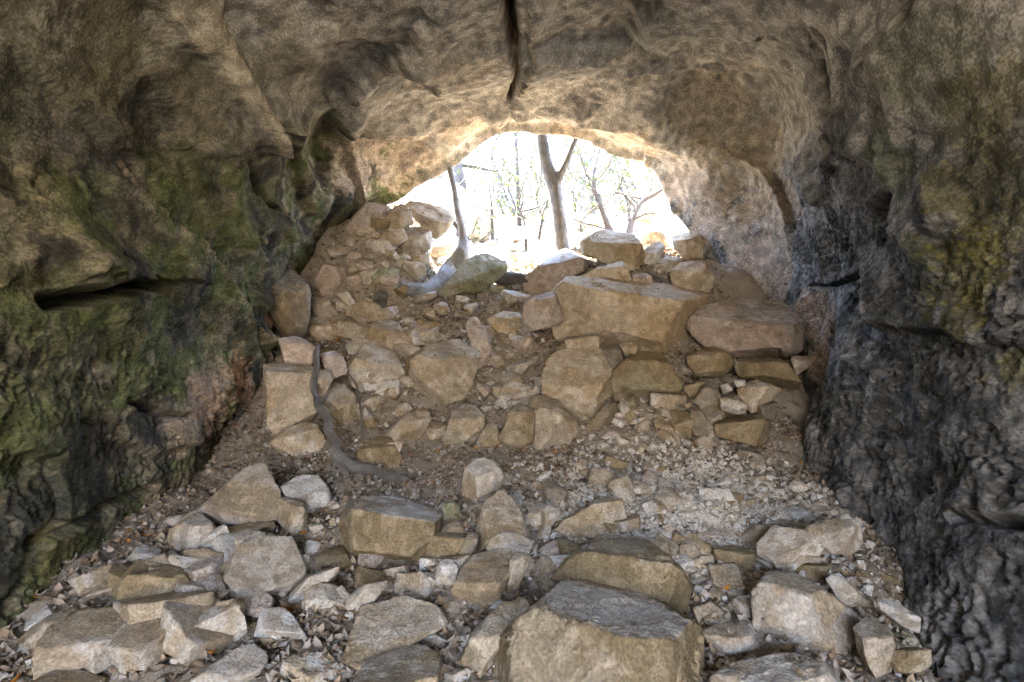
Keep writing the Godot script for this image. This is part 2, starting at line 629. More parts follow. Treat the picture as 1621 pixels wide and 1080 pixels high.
		if low > 0.01 or grit > 0.01:
			var q := p * Vector3(1.0, 0.75, 1.0) + warp * 0.25
			var pit := 1.0 - clampf((n_pit.get_noise_3dv(q) + 1.0) / 0.75, 0.0, 1.0)
			var some := smoothstep(-0.25, 0.2, n_mid.get_noise_3dv(p * 0.7 + Vector3(3, 8, 2)))
			sfine[k] += low * ((0.028 - 0.008 * left) * smoothstep(0.64, 0.30, n_pit.get_noise_3dv(q) + 1.0) * (0.35 + 0.65 * some) + (0.022 - 0.010 * left) * smoothstep(0.50, 0.26, n_hole.get_noise_3dv(q) + 1.0) * some) + grit * 0.012 * pit
			sfine[k] += low * 0.005 * n_fine.get_noise_3dv(p * 1.8)
		sdisp[k] = d
		# colour of the bare rock, mottled
		var s1 := n_stain.get_noise_3dv(p)
		var s2 := n_stain.get_noise_3dv(p * 2.3 + Vector3(4, 4, 4))
		var col := mixc(Color(0.37, 0.345, 0.295), Color(0.55, 0.515, 0.45), 0.5 + 1.0 * s1)
		col = mixc(col, Color(0.22, 0.21, 0.19), smoothstep(0.10, 0.3, s2 + 0.15 * n_fine.get_noise_3dv(p * 1.5)) * 0.7)
		# green-brown growth on the left wall, grey crust on the right one
		var grain := 0.6 * n_fine.get_noise_3dv(p * 1.5)
		var dl := mixc(Color(0.085, 0.08, 0.05), Color(0.27, 0.235, 0.155), 0.42 + 1.1 * s2 + grain)
		dl = mixc(dl, Color(0.12, 0.145, 0.05), smoothstep(0.06, 0.22, -s1) * 0.65)
		dl = mixc(dl, Color(0.05, 0.048, 0.04), smoothstep(0.10, 0.26, s1) * 0.85)
		var dr := mixc(Color(0.075, 0.075, 0.073), Color(0.33, 0.32, 0.295), 0.42 + 1.0 * s2 + grain)
		col = mixc(col, dl, left)
		col = mixc(col, dr, smoothstep(13.6, 14.4, u + 1.2 * s1))
		scol[k] = col
	_wall_features()
	# weather the broken edges
	for turn in 3:
		var was := sdisp.duplicate()
		for j in range(1, sh - 1):
			for i in range(1, sw - 1):
				var k := j * sw + i
				sdisp[k] = 0.36 * was[k] + 0.16 * (was[k - 1] + was[k + 1] + was[k - sw] + was[k + sw])
	# move along the normals
	var v := PackedVector3Array()
	v.resize(sw * sh)
	for k in sw * sh:
		v[k] = sp[k] + sn[k] * (sdisp[k] + sfine[k])
	var nn := PackedVector3Array()
	nn.resize(sw * sh)
	for j in sh:
		for i in sw:
			var a := v[j * sw + mini(i + 1, sw - 1)] - v[j * sw + maxi(i - 1, 0)]
			var b := v[mini(j + 1, sh - 1) * sw + i] - v[maxi(j - 1, 0) * sw + i]
			var g := a.cross(b).normalized()
			nn[j * sw + i] = g if g.dot(sn[j * sw + i]) < 0.0 else -g
	for part in [["cave_wall_left", 0, cut_a], ["cave_ceiling", cut_a, cut_b], ["cave_wall_right", cut_b, sw - 1]]:
		var i0: int = part[1]
		var i1: int = part[2]
		var w := i1 - i0 + 1
		var pv := PackedVector3Array()
		var pn := PackedVector3Array()
		var pc := PackedColorArray()
		var idx := PackedInt32Array()
		for j in sh:
			pv.append_array(v.slice(j * sw + i0, j * sw + i1 + 1))
			pn.append_array(nn.slice(j * sw + i0, j * sw + i1 + 1))
			pc.append_array(scol.slice(j * sw + i0, j * sw + i1 + 1))
		idx.resize((w - 1) * (sh - 1) * 6)
		var at_i := 0
		for j in sh - 1:
			for i in w - 1:
				var a := j * w + i
				idx[at_i] = a
				idx[at_i + 1] = a + w
				idx[at_i + 2] = a + 1
				idx[at_i + 3] = a + 1
				idx[at_i + 4] = a + w
				idx[at_i + 5] = a + w + 1
				at_i += 6
		var o := put(mesh_of(pv, pn, pc, idx), part[0], M.wall)
		structure(o)
		if part[0] == "cave_ceiling":
			ceiling = o
		elif part[0] == "cave_wall_left":
			wall_left = o
var ceiling: Node
var cut_a := 0
var cut_b := 0
var wall_left: Node

func _wall_features() -> void:
	var tan := Color(0.42, 0.34, 0.22)
	var pink := Color(0.42, 0.30, 0.21)
	var black := Color(0.065, 0.065, 0.06)
	var moss := Color(0.09, 0.10, 0.04)
	var yellow := Color(0.22, 0.20, 0.085)
	# stains and bare places first
	for q in [
		[1200,290,0.5,Color(0.42,0.34,0.24),1.0,1.0],[1235,350,0.45,Color(0.43,0.34,0.25),1.0,1.0],[1225,430,0.4,Color(0.42,0.34,0.26),1.0,1.0],[1285,500,0.30,Color(0.46,0.36,0.28),1.0,1.0],[1295,570,0.25,Color(0.46,0.34,0.25),1.0,1.0],[1180,470,0.3,Color(0.46,0.36,0.28),1.0,1.0],
		[330,630,0.36,Color(0.48,0.36,0.27),1.0,1.0],[380,610,0.28,Color(0.50,0.33,0.21),1.0,1.0],[420,540,0.26,Color(0.46,0.34,0.26),1.0,1.0],[290,690,0.2,Color(0.42,0.34,0.26),0.9,1.0],
		[560,250,0.5,Color(0.48,0.385,0.30),0.9,1.0],[640,260,0.5,Color(0.48,0.385,0.30),0.9,1.0],[740,200,0.4,Color(0.48,0.40,0.31),0.9,1.0],[900,200,0.4,Color(0.48,0.40,0.31),0.9,1.0],[1010,225,0.4,Color(0.47,0.39,0.30),0.9,1.0],[1090,290,0.4,Color(0.49,0.40,0.31),0.9,1.0],[1120,350,0.4,Color(0.50,0.41,0.32),0.9,1.0],[1190,400,0.4,Color(0.49,0.39,0.30),0.9,1.0],[480,470,0.3,Color(0.36,0.26,0.19),0.8,1.0],[510,380,0.3,Color(0.30,0.24,0.16),0.7,1.0],
		# roof
		[640,120,0.35,Color(0.10,0.10,0.095),0.8,1.0],[720,90,0.5,Color(0.37,0.31,0.22),0.6,1.0],[480,60,0.5,Color(0.33,0.27,0.18),0.6,1.0],
		[910,90,0.6,Color(0.34,0.335,0.31),0.9,1.0],[1060,50,0.6,Color(0.33,0.325,0.29),0.9,1.0],[930,160,0.3,Color(0.14,0.13,0.12),0.7,1.0],
		[1120,190,0.6,Color(0.42,0.35,0.245),0.9,1.0],[1190,250,0.4,Color(0.41,0.34,0.235),0.9,1.0],
		[250,60,0.6,Color(0.17,0.15,0.095),1.0,1.0],[200,130,0.5,Color(0.16,0.14,0.09),1.0,1.0],[300,170,0.4,Color(0.17,0.15,0.10),1.0,1.0],[330,120,0.4,Color(0.18,0.16,0.11),0.9,1.0],[440,90,0.4,Color(0.22,0.195,0.145),0.8,1.0],[120,90,0.6,Color(0.16,0.145,0.09),1.0,1.0],
		
		# left wall
		[250,190,0.22,Color(0.05,0.05,0.045),0.9,1.0],[160,260,0.3,black,0.8,1.0],[50,170,0.25,black,0.7,1.0],[300,300,0.3,moss,0.7,1.0],
		[490,215,0.22,Color(0.13,0.17,0.09),0.8,1.0],[430,330,0.25,Color(0.12,0.13,0.06),0.7,1.0],[60,330,0.2,Color(0.28,0.25,0.14),0.7,1.0],
		[60,500,0.3,Color(0.15,0.155,0.06),0.6,1.0],[330,430,0.16,Color(0.13,0.17,0.07),0.7,1.0],[170,520,0.3,Color(0.14,0.15,0.05),0.6,1.0],
		[300,500,0.3,black,0.7,1.0],[330,560,0.2,Color(0.24,0.21,0.12),0.7,1.0],[70,640,0.4,Color(0.09,0.095,0.04),0.7,1.0],
		[320,640,0.27,pink,0.85,1.0],[375,610,0.20,Color(0.46,0.28,0.16),0.8,1.0],[420,530,0.2,pink,0.8,1.0],[375,665,0.2,Color(0.36,0.32,0.26),0.8,1.0],
		[240,720,0.35,Color(0.07,0.068,0.065),0.6,1.0],[280,700,0.12,Color(0.38,0.29,0.20),0.8,1.0],[100,760,0.3,Color(0.05,0.055,0.04),0.7,1.0],
		[250,790,0.14,Color(0.34,0.27,0.18),0.8,1.0],[90,890,0.2,Color(0.21,0.18,0.07),0.7,1.0],[20,860,0.25,black,0.7,1.0],
		# right wall
		[1370,140,0.4,Color(0.15,0.145,0.14),0.8,1.0],[1350,60,0.12,Color(0.34,0.34,0.29),0.8,1.0],[1380,290,0.3,Color(0.16,0.155,0.15),0.8,1.0],
		[1480,100,0.4,Color(0.22,0.23,0.15),0.7,1.0],[1560,180,0.3,yellow,0.7,1.3],[1560,330,0.35,yellow,0.75,1.3],[1530,440,0.3,Color(0.17,0.15,0.035),0.8,1.3],
		[1440,260,0.2,Color(0.14,0.18,0.10),0.7,1.0],[1590,250,0.25,black,0.7,1.2],[1470,420,0.2,Color(0.11,0.13,0.06),0.6,1.0],[1450,510,0.25,black,0.7,1.0],
		[1160,370,0.3,Color(0.40,0.33,0.26),0.8,1.0],[1200,330,0.25,Color(0.38,0.27,0.17),0.7,1.0],
		[1310,510,0.22,pink,0.9,1.0],[1300,570,0.16,Color(0.42,0.28,0.18),0.9,1.0],[1180,450,0.15,pink,0.8,1.0],[1290,480,0.16,Color(0.40,0.30,0.22),0.8,1.0],
		[1420,640,0.5,Color(0.12,0.115,0.105),0.45,1.0],[1550,700,0.5,Color(0.15,0.145,0.135),0.4,1.0],[1500,900,0.5,Color(0.12,0.118,0.11),0.4,1.0],[1350,720,0.3,Color(0.10,0.098,0.092),0.45,1.0],
		[1240,660,0.16,Color(0.13,0.085,0.035),0.8,1.0],[1610,590,0.10,yellow,0.8,1.4],[1558,595,0.04,yellow,0.8,1.4],
	]:
		patch(q[0], q[1], q[2], q[3], q[4], q[5])
	# hollows and bulges
	for q in [
		[1100,170,0.62,0.20,1.0],[1165,290,0.40,0.14,1.0],[640,250,0.55,0.10,1.0],[255,200,0.28,0.14,0.6],
		[1305,545,0.24,0.16,1.0],[1385,210,0.35,-0.10,1.0],[540,300,0.28,-0.10,1.0],[300,430,0.35,-0.10,1.0],[120,420,0.35,-0.10,1.0],
		[415,470,0.22,-0.10,0.8],[410,530,0.14,-0.10,0.8],[360,620,0.30,-0.08,0.8],[480,60,0.5,-0.12,1.0],[660,90,0.45,-0.10,1.0],[1480,330,0.45,-0.10,1.0],[1360,520,0.30,0.08,1.0],
	]:
		feature([[q[0], q[1]]], q[2], q[3], q[4], null, 1.0, 0.35)
	# broken edges where one sheet of rock stands proud of the next
	scarp([[195,238],[215,290],[270,345],[310,378],[345,415],[372,470],[392,505],[418,548]], 0.40, 0.13, 1.0, Color(0.36,0.26,0.16))
	scarp([[0,290],[60,320],[100,350],[122,385]], 0.35, 0.13, 1.0, Color(0.40,0.32,0.19))
	scarp([[30,60],[70,120],[130,180],[180,225]], 0.35, 0.10, -1.0)
	scarp([[540,158],[600,110],[650,50],[662,10]], 0.45, 0.20, 1.0, tan)
	scarp([[415,190],[440,195],[455,240],[480,300],[500,350]], 0.40, 0.20, -1.0, Color(0.38,0.31,0.20))
	scarp([[420,190],[470,185],[540,160]], 0.35, 0.16, 1.0, Color(0.38,0.32,0.22))
	scarp([[525,175],[532,215],[548,260],[560,310],[545,355]], 0.35, 0.22, -1.0, Color(0.33,0.27,0.19))
	scarp([[800,184],[900,187],[1000,205],[1022,215],[1020,235]], 0.45, 0.18, -1.0, Color(0.38,0.30,0.21))
	scarp([[560,215],[650,195],[760,190]], 0.40, 0.18, -1.0)
	scarp([[1075,218],[1150,232],[1210,268],[1245,320],[1260,370]], 0.40, 0.17, 1.0, Color(0.40,0.30,0.17))
	scarp([[950,172],[990,128],[1090,102],[1200,90]], 0.45, 0.20, -1.0)
	scarp([[1275,130],[1290,200],[1278,262],[1330,330],[1380,400],[1400,470]], 0.55, 0.17, -1.0)
	scarp([[1395,505],[1450,522],[1520,535],[1621,548]], 0.45, 0.15, -1.0)
	scarp([[1330,565],[1420,605],[1490,645]], 0.30, 0.09, 1.0)
	scarp([[60,452],[150,446],[262,436],[300,445]], 0.35, 0.13, -1.0)
	scarp([[180,690],[230,720],[330,705]], 0.35, 0.09, -1.0)
	scarp([[0,700],[90,720],[110,790],[75,840],[40,900]], 0.35, 0.12, -1.0)
	scarp([[160,250],[240,235],[330,245],[385,235]], 0.30, 0.12, -1.0)
	scarp([[300,270],[370,330],[410,400],[450,420]], 0.30, 0.12, 1.0)
	# the pale spur running down the roof to a point
	var cream := Color(0.54, 0.47, 0.34)
	feature([[280,-40],[318,30],[352,100],[385,170],[410,232]], 0.24, -0.17, 0.55, cream, 0.85, 0.25, 0.05)
	# slots and cracks
	feature([[798,-20],[808,40],[815,80]], 0.055, 0.40, 0.6, Color(0.24,0.16,0.09), 1.0, 0.7)
	feature([[815,80],[818,115],[811,150],[806,168]], 0.032, 0.22, 0.6, Color(0.24,0.16,0.09), 1.0, 0.9)
	scarp([[830,0],[838,60],[832,120],[818,165]], 0.30, 0.14, -1.0, Color(0.40,0.31,0.18))
	feature([[65,476],[110,474],[160,466],[225,450],[262,456]], 0.050, 0.42, 0.5, null, 1.0, 0.7)
	feature([[205,634],[245,650],[300,662]], 0.024, 0.10, 0.7)
	feature([[380,250],[410,300],[430,325],[465,345]], 0.022, 0.12, 0.7)
	feature([[470,265],[490,310],[540,362]], 0.022, 0.10, 0.7)
	feature([[385,480],[395,520],[405,560],[425,600]], 0.026, 0.14, 0.7)
	feature([[1210,50],[1250,80]], 0.035, 0.12, 0.8)
	feature([[1290,50],[1308,90]], 0.03, 0.12, 0.8)
	feature([[1298,110],[1302,140],[1300,170]], 0.08, 0.10, 0.8)
	feature([[1250,452],[1300,456],[1358,436]], 0.026, 0.14, 0.7)
	feature([[1286,612],[1330,616],[1366,618]], 0.018, 0.08, 0.7)
	feature([[1500,818],[1560,826],[1625,830]], 0.025, 0.12, 0.7)
	feature([[1240,720],[1300,740],[1330,752]], 0.02, 0.08, 0.7)
	feature([[60,860],[160,815],[250,770]], 0.045, 0.10, 0.8)

# ---------------------------------------------------------------- boulders
func clip(poly: PackedVector3Array, pl: Plane) -> PackedVector3Array:
	var out := PackedVector3Array()
	var m := poly.size()
	for i in m:
		var a := poly[i]
		var b := poly[(i + 1) % m]
		var da := pl.distance_to(a)
		var db := pl.distance_to(b)
		if da <= 0.0:
			out.append(a)
		if (da < 0.0 and db > 0.0) or (da > 0.0 and db < 0.0):
			out.append(a.lerp(b, da / (da - db)))
	return out

func hull(planes: Array) -> Array:
	var faces: Array = []
	for i in planes.size():
		var pl: Plane = planes[i]
		var c := pl.normal * pl.d
		var x := pl.normal.cross(Vector3.UP if absf(pl.normal.y) < 0.9 else Vector3.RIGHT).normalized()
		var y := pl.normal.cross(x)
		var poly := PackedVector3Array([c + x * 9 + y * 9, c + x * 9 - y * 9, c - x * 9 - y * 9, c - x * 9 + y * 9])
		for j in planes.size():
			if j != i:
				poly = clip(poly, planes[j])
				if poly.size() < 3:
					break
		if poly.size() >= 3:
			faces.append(poly)
	return faces

func chipped(planes: Array, r: RandomNumberGenerator, count: int, depth: float) -> Array:
	# knock corners and edges off a block
	var faces := hull(planes)
	var pts := PackedVector3Array()
	for f in faces:
		pts.append_array(f)
	var out := planes.duplicate()
	if pts.is_empty():
		return out
	for k in count:
		var corner := pts[r.randi_range(0, pts.size() - 1)]
		var n := (corner.normalized() + Vector3(r.randf_range(-1, 1), r.randf_range(-1, 1), r.randf_range(-1, 1)) * 0.55).normalized()
		var far := -1e9
		var near := 1e9
		for p in pts:
			far = maxf(far, n.dot(p))
			near = minf(near, n.dot(p))
		out.append(Plane(n, maxf(far - (far - near) * depth * r.randf_range(0.3, 1.0), far * 0.4)))
	return out

func hashed(p: Vector3) -> Vector3i:
	return Vector3i(roundi(p.x * 1500.0), roundi(p.y * 1500.0), roundi(p.z * 1500.0))

func face_of(planes: Array, p: Vector3) -> int:
	# which broken face of the stone a point lies on
	var best := 0
	var far := -1e9
	for i in planes.size():
		var e: float = planes[i].distance_to(p)
		if e > far:
			far = e
			best = i
	return best

# tones of the stone: base, second tone, stain
const TONES := {
	"pale": [Color(0.53, 0.475, 0.395), Color(0.42, 0.365, 0.29), Color(0.37, 0.285, 0.175)],
	"tan": [Color(0.46, 0.39, 0.295), Color(0.35, 0.29, 0.21), Color(0.31, 0.23, 0.13)],
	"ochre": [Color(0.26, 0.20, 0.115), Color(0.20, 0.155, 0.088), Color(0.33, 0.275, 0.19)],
	"red": [Color(0.46, 0.38, 0.315), Color(0.38, 0.30, 0.24), Color(0.48, 0.43, 0.375)],
	"white": [Color(0.56, 0.53, 0.47), Color(0.45, 0.42, 0.365), Color(0.38, 0.32, 0.23)],
	"moss": [Color(0.381, 0.367, 0.286), Color(0.275, 0.265, 0.172), Color(0.180, 0.184, 0.097)],
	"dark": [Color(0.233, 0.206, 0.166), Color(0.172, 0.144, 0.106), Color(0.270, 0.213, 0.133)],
}

func worn_edge(planes: Array, p: Vector3, k: float) -> PackedVector3Array:
	# the point and its normal after the sharp edges of the block are rounded by about k metres
	k = maxf(k, 0.0015) * 1.8
	var near := 0.0
	var g := Vector3.ZERO
	for pl: Plane in planes:
		var w := maxf(0.0, 1.0 + pl.distance_to(p) / k)
		near += w
		g += pl.normal * w
	var nrm := g.normalized()
	return PackedVector3Array([p - nrm * k * 0.25 * maxf(near - 1.0, 0.0), nrm])

func stone_colour(tones: Array, o: Vector3, fs: float, fine: float, moss: float) -> Color:
	# mottling, stain, crust and moss, all from noise in the stone itself
	var s1 := n_stain.get_noise_3dv(o * fs * 0.8)
	var s2 := n_stain.get_noise_3dv(o * fs * 2.1 + Vector3(7, 7, 7))
	var c := mixc(tones[0], tones[1], 0.5 + 1.3 * s2)
	c = mixc(c, tones[2], smoothstep(0.06, 0.26, s1) * 0.75)
	var crust := smoothstep(0.10, 0.20, 0.6 * fine + 0.7 * n_mid.get_noise_3dv(o * 2.4))
	c = mixc(c, Color(c.r * 1.25 + 0.03, c.g * 1.25 + 0.03, c.b * 1.25 + 0.03), crust * 0.8)
	# brown earth stuck in flecks
	c = mixc(c, Color(0.24, 0.18, 0.11), 0.55 * smoothstep(0.16, 0.26, 0.5 * n_fine.get_noise_3dv(o * 0.8 + Vector3(5, 2, 8)) + 0.7 * n_stain.get_noise_3dv(o * 1.3)))
	if moss > 0.0:
		c = mixc(c, Color(0.11, 0.125, 0.055), moss * smoothstep(0.02, 0.25, n_stain.get_noise_3dv(o * fs * 1.1 + Vector3(3, 1, 9))))
	return c

func rock_mesh(planes: Array, edge: float, round_k: float, amp: float, size: float, tone: String, r: RandomNumberGenerator, moss := 0.0, pitted := 0.0, cap_face := -1, cap_tone := "") -> ArrayMesh:
	var faces := hull(planes)
	var v := PackedVector3Array()
	var idx := PackedInt32Array()
	var known := {}
	var stack: Array[Vector3] = []
	for f: PackedVector3Array in faces:
		var mid := Vector3.ZERO
		for p in f:
			mid += p
		mid /= f.size()
		for i in f.size():
			stack.append(mid)
			stack.append(f[i])
			stack.append(f[(i + 1) % f.size()])
	while not stack.is_empty():
		var c: Vector3 = stack.pop_back()
		var b: Vector3 = stack.pop_back()
		var a: Vector3 = stack.pop_back()
		var lab := a.distance_squared_to(b)
		var lbc := b.distance_squared_to(c)
		var lca := c.distance_squared_to(a)
		if maxf(lab, maxf(lbc, lca)) > edge * edge:
			if lab >= lbc and lab >= lca:
				var m := (a + b) * 0.5
				stack.append_array([a, m, c, m, b, c])
			elif lbc >= lca:
				var m := (b + c) * 0.5
				stack.append_array([a, b, m, a, m, c])
			else:
				var m := (c + a) * 0.5
				stack.append_array([a, b, m, m, b, c])
			continue
		var tri := [0, 0, 0]
		var q := [a, b, c]
		for k in 3:
			var h := hashed(q[k])
			if known.has(h):
				tri[k] = known[h]
			else:
				tri[k] = v.size()
				known[h] = v.size()
				v.append(q[k])
		if tri[0] != tri[1] and tri[1] != tri[2] and tri[0] != tri[2]:
			idx.append_array(tri)
	var off := Vector3(r.randf_range(-50, 50), r.randf_range(-50, 50), r.randf_range(-50, 50))
	var col := PackedColorArray()
	col.resize(v.size())
	var t: Array = TONES[tone]
	var fs := 0.55 / maxf(size, 0.05)
	var lift := r.randf_range(0.82, 1.14)
	for i in v.size():
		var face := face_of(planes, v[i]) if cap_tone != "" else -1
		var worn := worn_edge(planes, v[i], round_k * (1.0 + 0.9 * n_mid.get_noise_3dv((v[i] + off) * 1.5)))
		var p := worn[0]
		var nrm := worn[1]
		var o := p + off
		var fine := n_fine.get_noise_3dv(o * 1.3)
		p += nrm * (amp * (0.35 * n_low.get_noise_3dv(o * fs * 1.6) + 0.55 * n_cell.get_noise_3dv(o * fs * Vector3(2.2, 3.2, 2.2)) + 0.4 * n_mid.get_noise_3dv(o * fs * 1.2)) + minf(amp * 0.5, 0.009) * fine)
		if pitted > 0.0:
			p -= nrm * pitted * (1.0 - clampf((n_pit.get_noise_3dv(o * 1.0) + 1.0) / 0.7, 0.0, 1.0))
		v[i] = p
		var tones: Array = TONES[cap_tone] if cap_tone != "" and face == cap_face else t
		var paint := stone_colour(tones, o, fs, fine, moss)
		col[i] = Color(minf(paint.r * lift, 0.60), minf(paint.g * lift, 0.58), minf(paint.b * lift, 0.54))
	var n := normals_of(v, idx)
	# faces of the hull may wind either way: make the normals point out
	var votes := 0.0
	for i in range(0, v.size(), 7):
		votes += n[i].dot(v[i])
	if votes < 0.0:
		for i in n.size():
			n[i] = -n[i]
		idx.reverse()
	return mesh_of(v, n, col, idx)

# A boulder whose outline is given in the photo and whose distance comes from the ground it lies on (or is given).
func boulder_planes(pts: Array, df: float, thick: float, ridge: float, lean: float, r: RandomNumberGenerator, out: Dictionary) -> Array:
	var poly := PackedVector2Array()
	for p in pts:
		poly.append(Vector2(p[0], p[1]))
	poly = Geometry2D.convex_hull(poly)
	poly.remove_at(poly.size() - 1)
	var c2 := Vector2.ZERO
	var lo := Vector2(1e9, 1e9)
	var hi := -lo
	for p in poly:
		c2 += p
		lo = lo.min(p)
		hi = hi.max(p)
	c2 /= poly.size()
	for i in poly.size():
		poly[i] = c2 + (poly[i] - c2) * 1.12
	var wm := (hi.x - lo.x) / F * df
	var hm := (hi.y - lo.y) / F * df
	if thick <= 0.0:
		thick = (0.62 * minf(wm, hm) + 0.18 * maxf(wm, hm)) * r.randf_range(1.0, 1.35)
	var centre := at(c2.x, c2.y, df + thick * 0.5)
	var view := (Vector3(0, EYE, 0) - centre).normalized()
	var rt := view.cross(Vector3.UP).normalized() * -1.0
	var up := rt.cross(view).normalized() * -1.0
	if up.y < 0.0:
		up = -up
	if rt.x < 0.0:
		rt = -rt
	var planes: Array = []
	var top_edges := 0
	for i in poly.size():
		var a := poly[i]
		var b := poly[(i + 1) % poly.size()]
		if a.distance_to(b) < 0.5:
			continue
		var e := (b - a).normalized()
		var n2 := Vector2(e.y, -e.x)
		if n2.dot((a + b) * 0.5 - c2) < 0.0:
			n2 = -n2
		var topness := -n2.y
		var depth := 0.5
		var drop := (0.015 if r.randf() < 0.5 else r.randf_range(0.15, 0.40)) * minf(wm, hm)
		if topness > 0.35:
			depth = lerpf(0.5, 0.85, topness)
			drop = 0.03 * hm
			top_edges += 1
		elif topness < -0.35:
			depth = 0.35
			drop = (0.015 if r.randf() < 0.5 else r.randf_range(0.1, 0.3)) * hm
		var nn := (rt * n2.x - up * n2.y).normalized()
		var pa := at((a.x + b.x) * 0.5, (a.y + b.y) * 0.5, df + thick * depth + lean * ((a.y + b.y) * 0.5 - c2.y) / (hi.y - lo.y))
		# the side of the stone that just hides behind its own rim
		var eye := Vector3(0, EYE, 0)
		var rim := (at(a.x, a.y, 3.0) - eye).cross(at(b.x, b.y, 3.0) - eye).normalized()
		if rim.dot(nn) < 0.0:
			rim = -rim
		var front := (rim * (thick * depth) + view * maxf(drop, 0.004)).normalized()
		planes.append(Plane(front, front.dot(pa - centre)))
		var back := (nn - view * r.randf_range(0.25, 0.7)).normalized()
		planes.append(Plane(back, back.dot(pa - centre)))
	if top_edges > 0 and ridge > 0.03:
		# one broad upper face from the far rim down to the near ridge
		var back_rim := at(c2.x, lo.y, df + thick * 0.9)
		var near_rim := at(c2.x, lo.y + ridge * (hi.y - lo.y), df)
		var fall := (near_rim - back_rim).normalized()
		var across := (rt + up * r.randf_range(-0.22, 0.22)).normalized()
		var tn := across.cross(fall).normalized()
		if tn.y < 0.0:
			tn = -tn
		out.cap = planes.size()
		planes.append(Plane(tn, tn.dot((back_rim + near_rim) * 0.5 - centre)))
	# two front faces that meet in an upright edge, and the back
	var fx := r.randf_range(-0.3, 0.3) * (hi.x - lo.x)
	var fp := at(c2.x + fx, c2.y, df)
	var tilt := r.randf_range(-0.18, 0.22) - lean / hm
	for s in [-1.0, 1.0]:
		var n: Vector3 = (view + rt * s * r.randf_range(0.12, 0.5) + up * (tilt + r.randf_range(-0.1, 0.1))).normalized()
		planes.append(Plane(n, n.dot(fp - centre)))
	var bn := -view
	planes.append(Plane(bn, bn.dot(at(c2.x, c2.y, df + thick) - centre)))
	for i in planes.size():     # the middle of the stone stays solid
		var pl: Plane = planes[i]
		planes[i] = Plane(pl.normal, maxf(pl.d, 0.14 * minf(wm, hm)))
	out.centre = centre
	out.size = sqrt(wm * hm)
	out.thick = thick
	return planes

func boulder(label: String, called: String, tone: String, pts: Array, o := {}, parent: Node = self) -> Node3D:
	var r := RandomNumberGenerator.new()
	r.seed = hash(label + str(pts[0]))
	var bottom := -1e9
	var bx := 0.0
	for p in pts:
		if p[1] > bottom:
			bottom = p[1]
			bx = p[0]
	var df: float = o.get("d", 0.0)
	if df <= 0.0:
		df = ground_d(bx, minf(bottom, 1120.0)) + o.get("in", 0.0)
	var info := {}
	var planes := boulder_planes(pts, df, o.get("t", 0.0), o.get("ridge", 0.3), o.get("lean", 0.0), r, info)
	var size: float = info.size
	planes = chipped(planes, r, o.get("chips", 5), 0.10)
	var edge := clampf(df / F * 4.6, 0.008, 0.045)
	if size < 0.12:
		edge = maxf(edge, size / 9.0)
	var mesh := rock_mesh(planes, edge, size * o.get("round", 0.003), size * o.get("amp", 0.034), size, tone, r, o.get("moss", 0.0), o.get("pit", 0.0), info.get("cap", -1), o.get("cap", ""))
	var c: Vector3 = info.centre
	# stand the node at the foot of the stone
	var ab := mesh.get_aabb()
	var base := Vector3(0, ab.position.y, 0)
	var arr := mesh.surface_get_arrays(0)
	var v: PackedVector3Array = arr[Mesh.ARRAY_VERTEX]
	var nn: PackedVector3Array = arr[Mesh.ARRAY_NORMAL]
	for i in v.size():
		v[i] -= base
	arr[Mesh.ARRAY_VERTEX] = v
	var m2 := ArrayMesh.new()
	m2.add_surface_from_arrays(Mesh.PRIMITIVE_TRIANGLES, arr)
	var node := put(m2, called, M.rock, c + base, parent)
	if parent == self:
		tag(node, label, "stone" if called == "stone" else ("boulder" if called == "boulder" else "rock"), o.get("group", ""))
		for k in int(size * size * 160.0):
			var i := r.randi_range(0, v.size() - 1)
			if nn[i].y > 0.8:
				litter_spots.append([c + base + v[i], nn[i]])
	return node

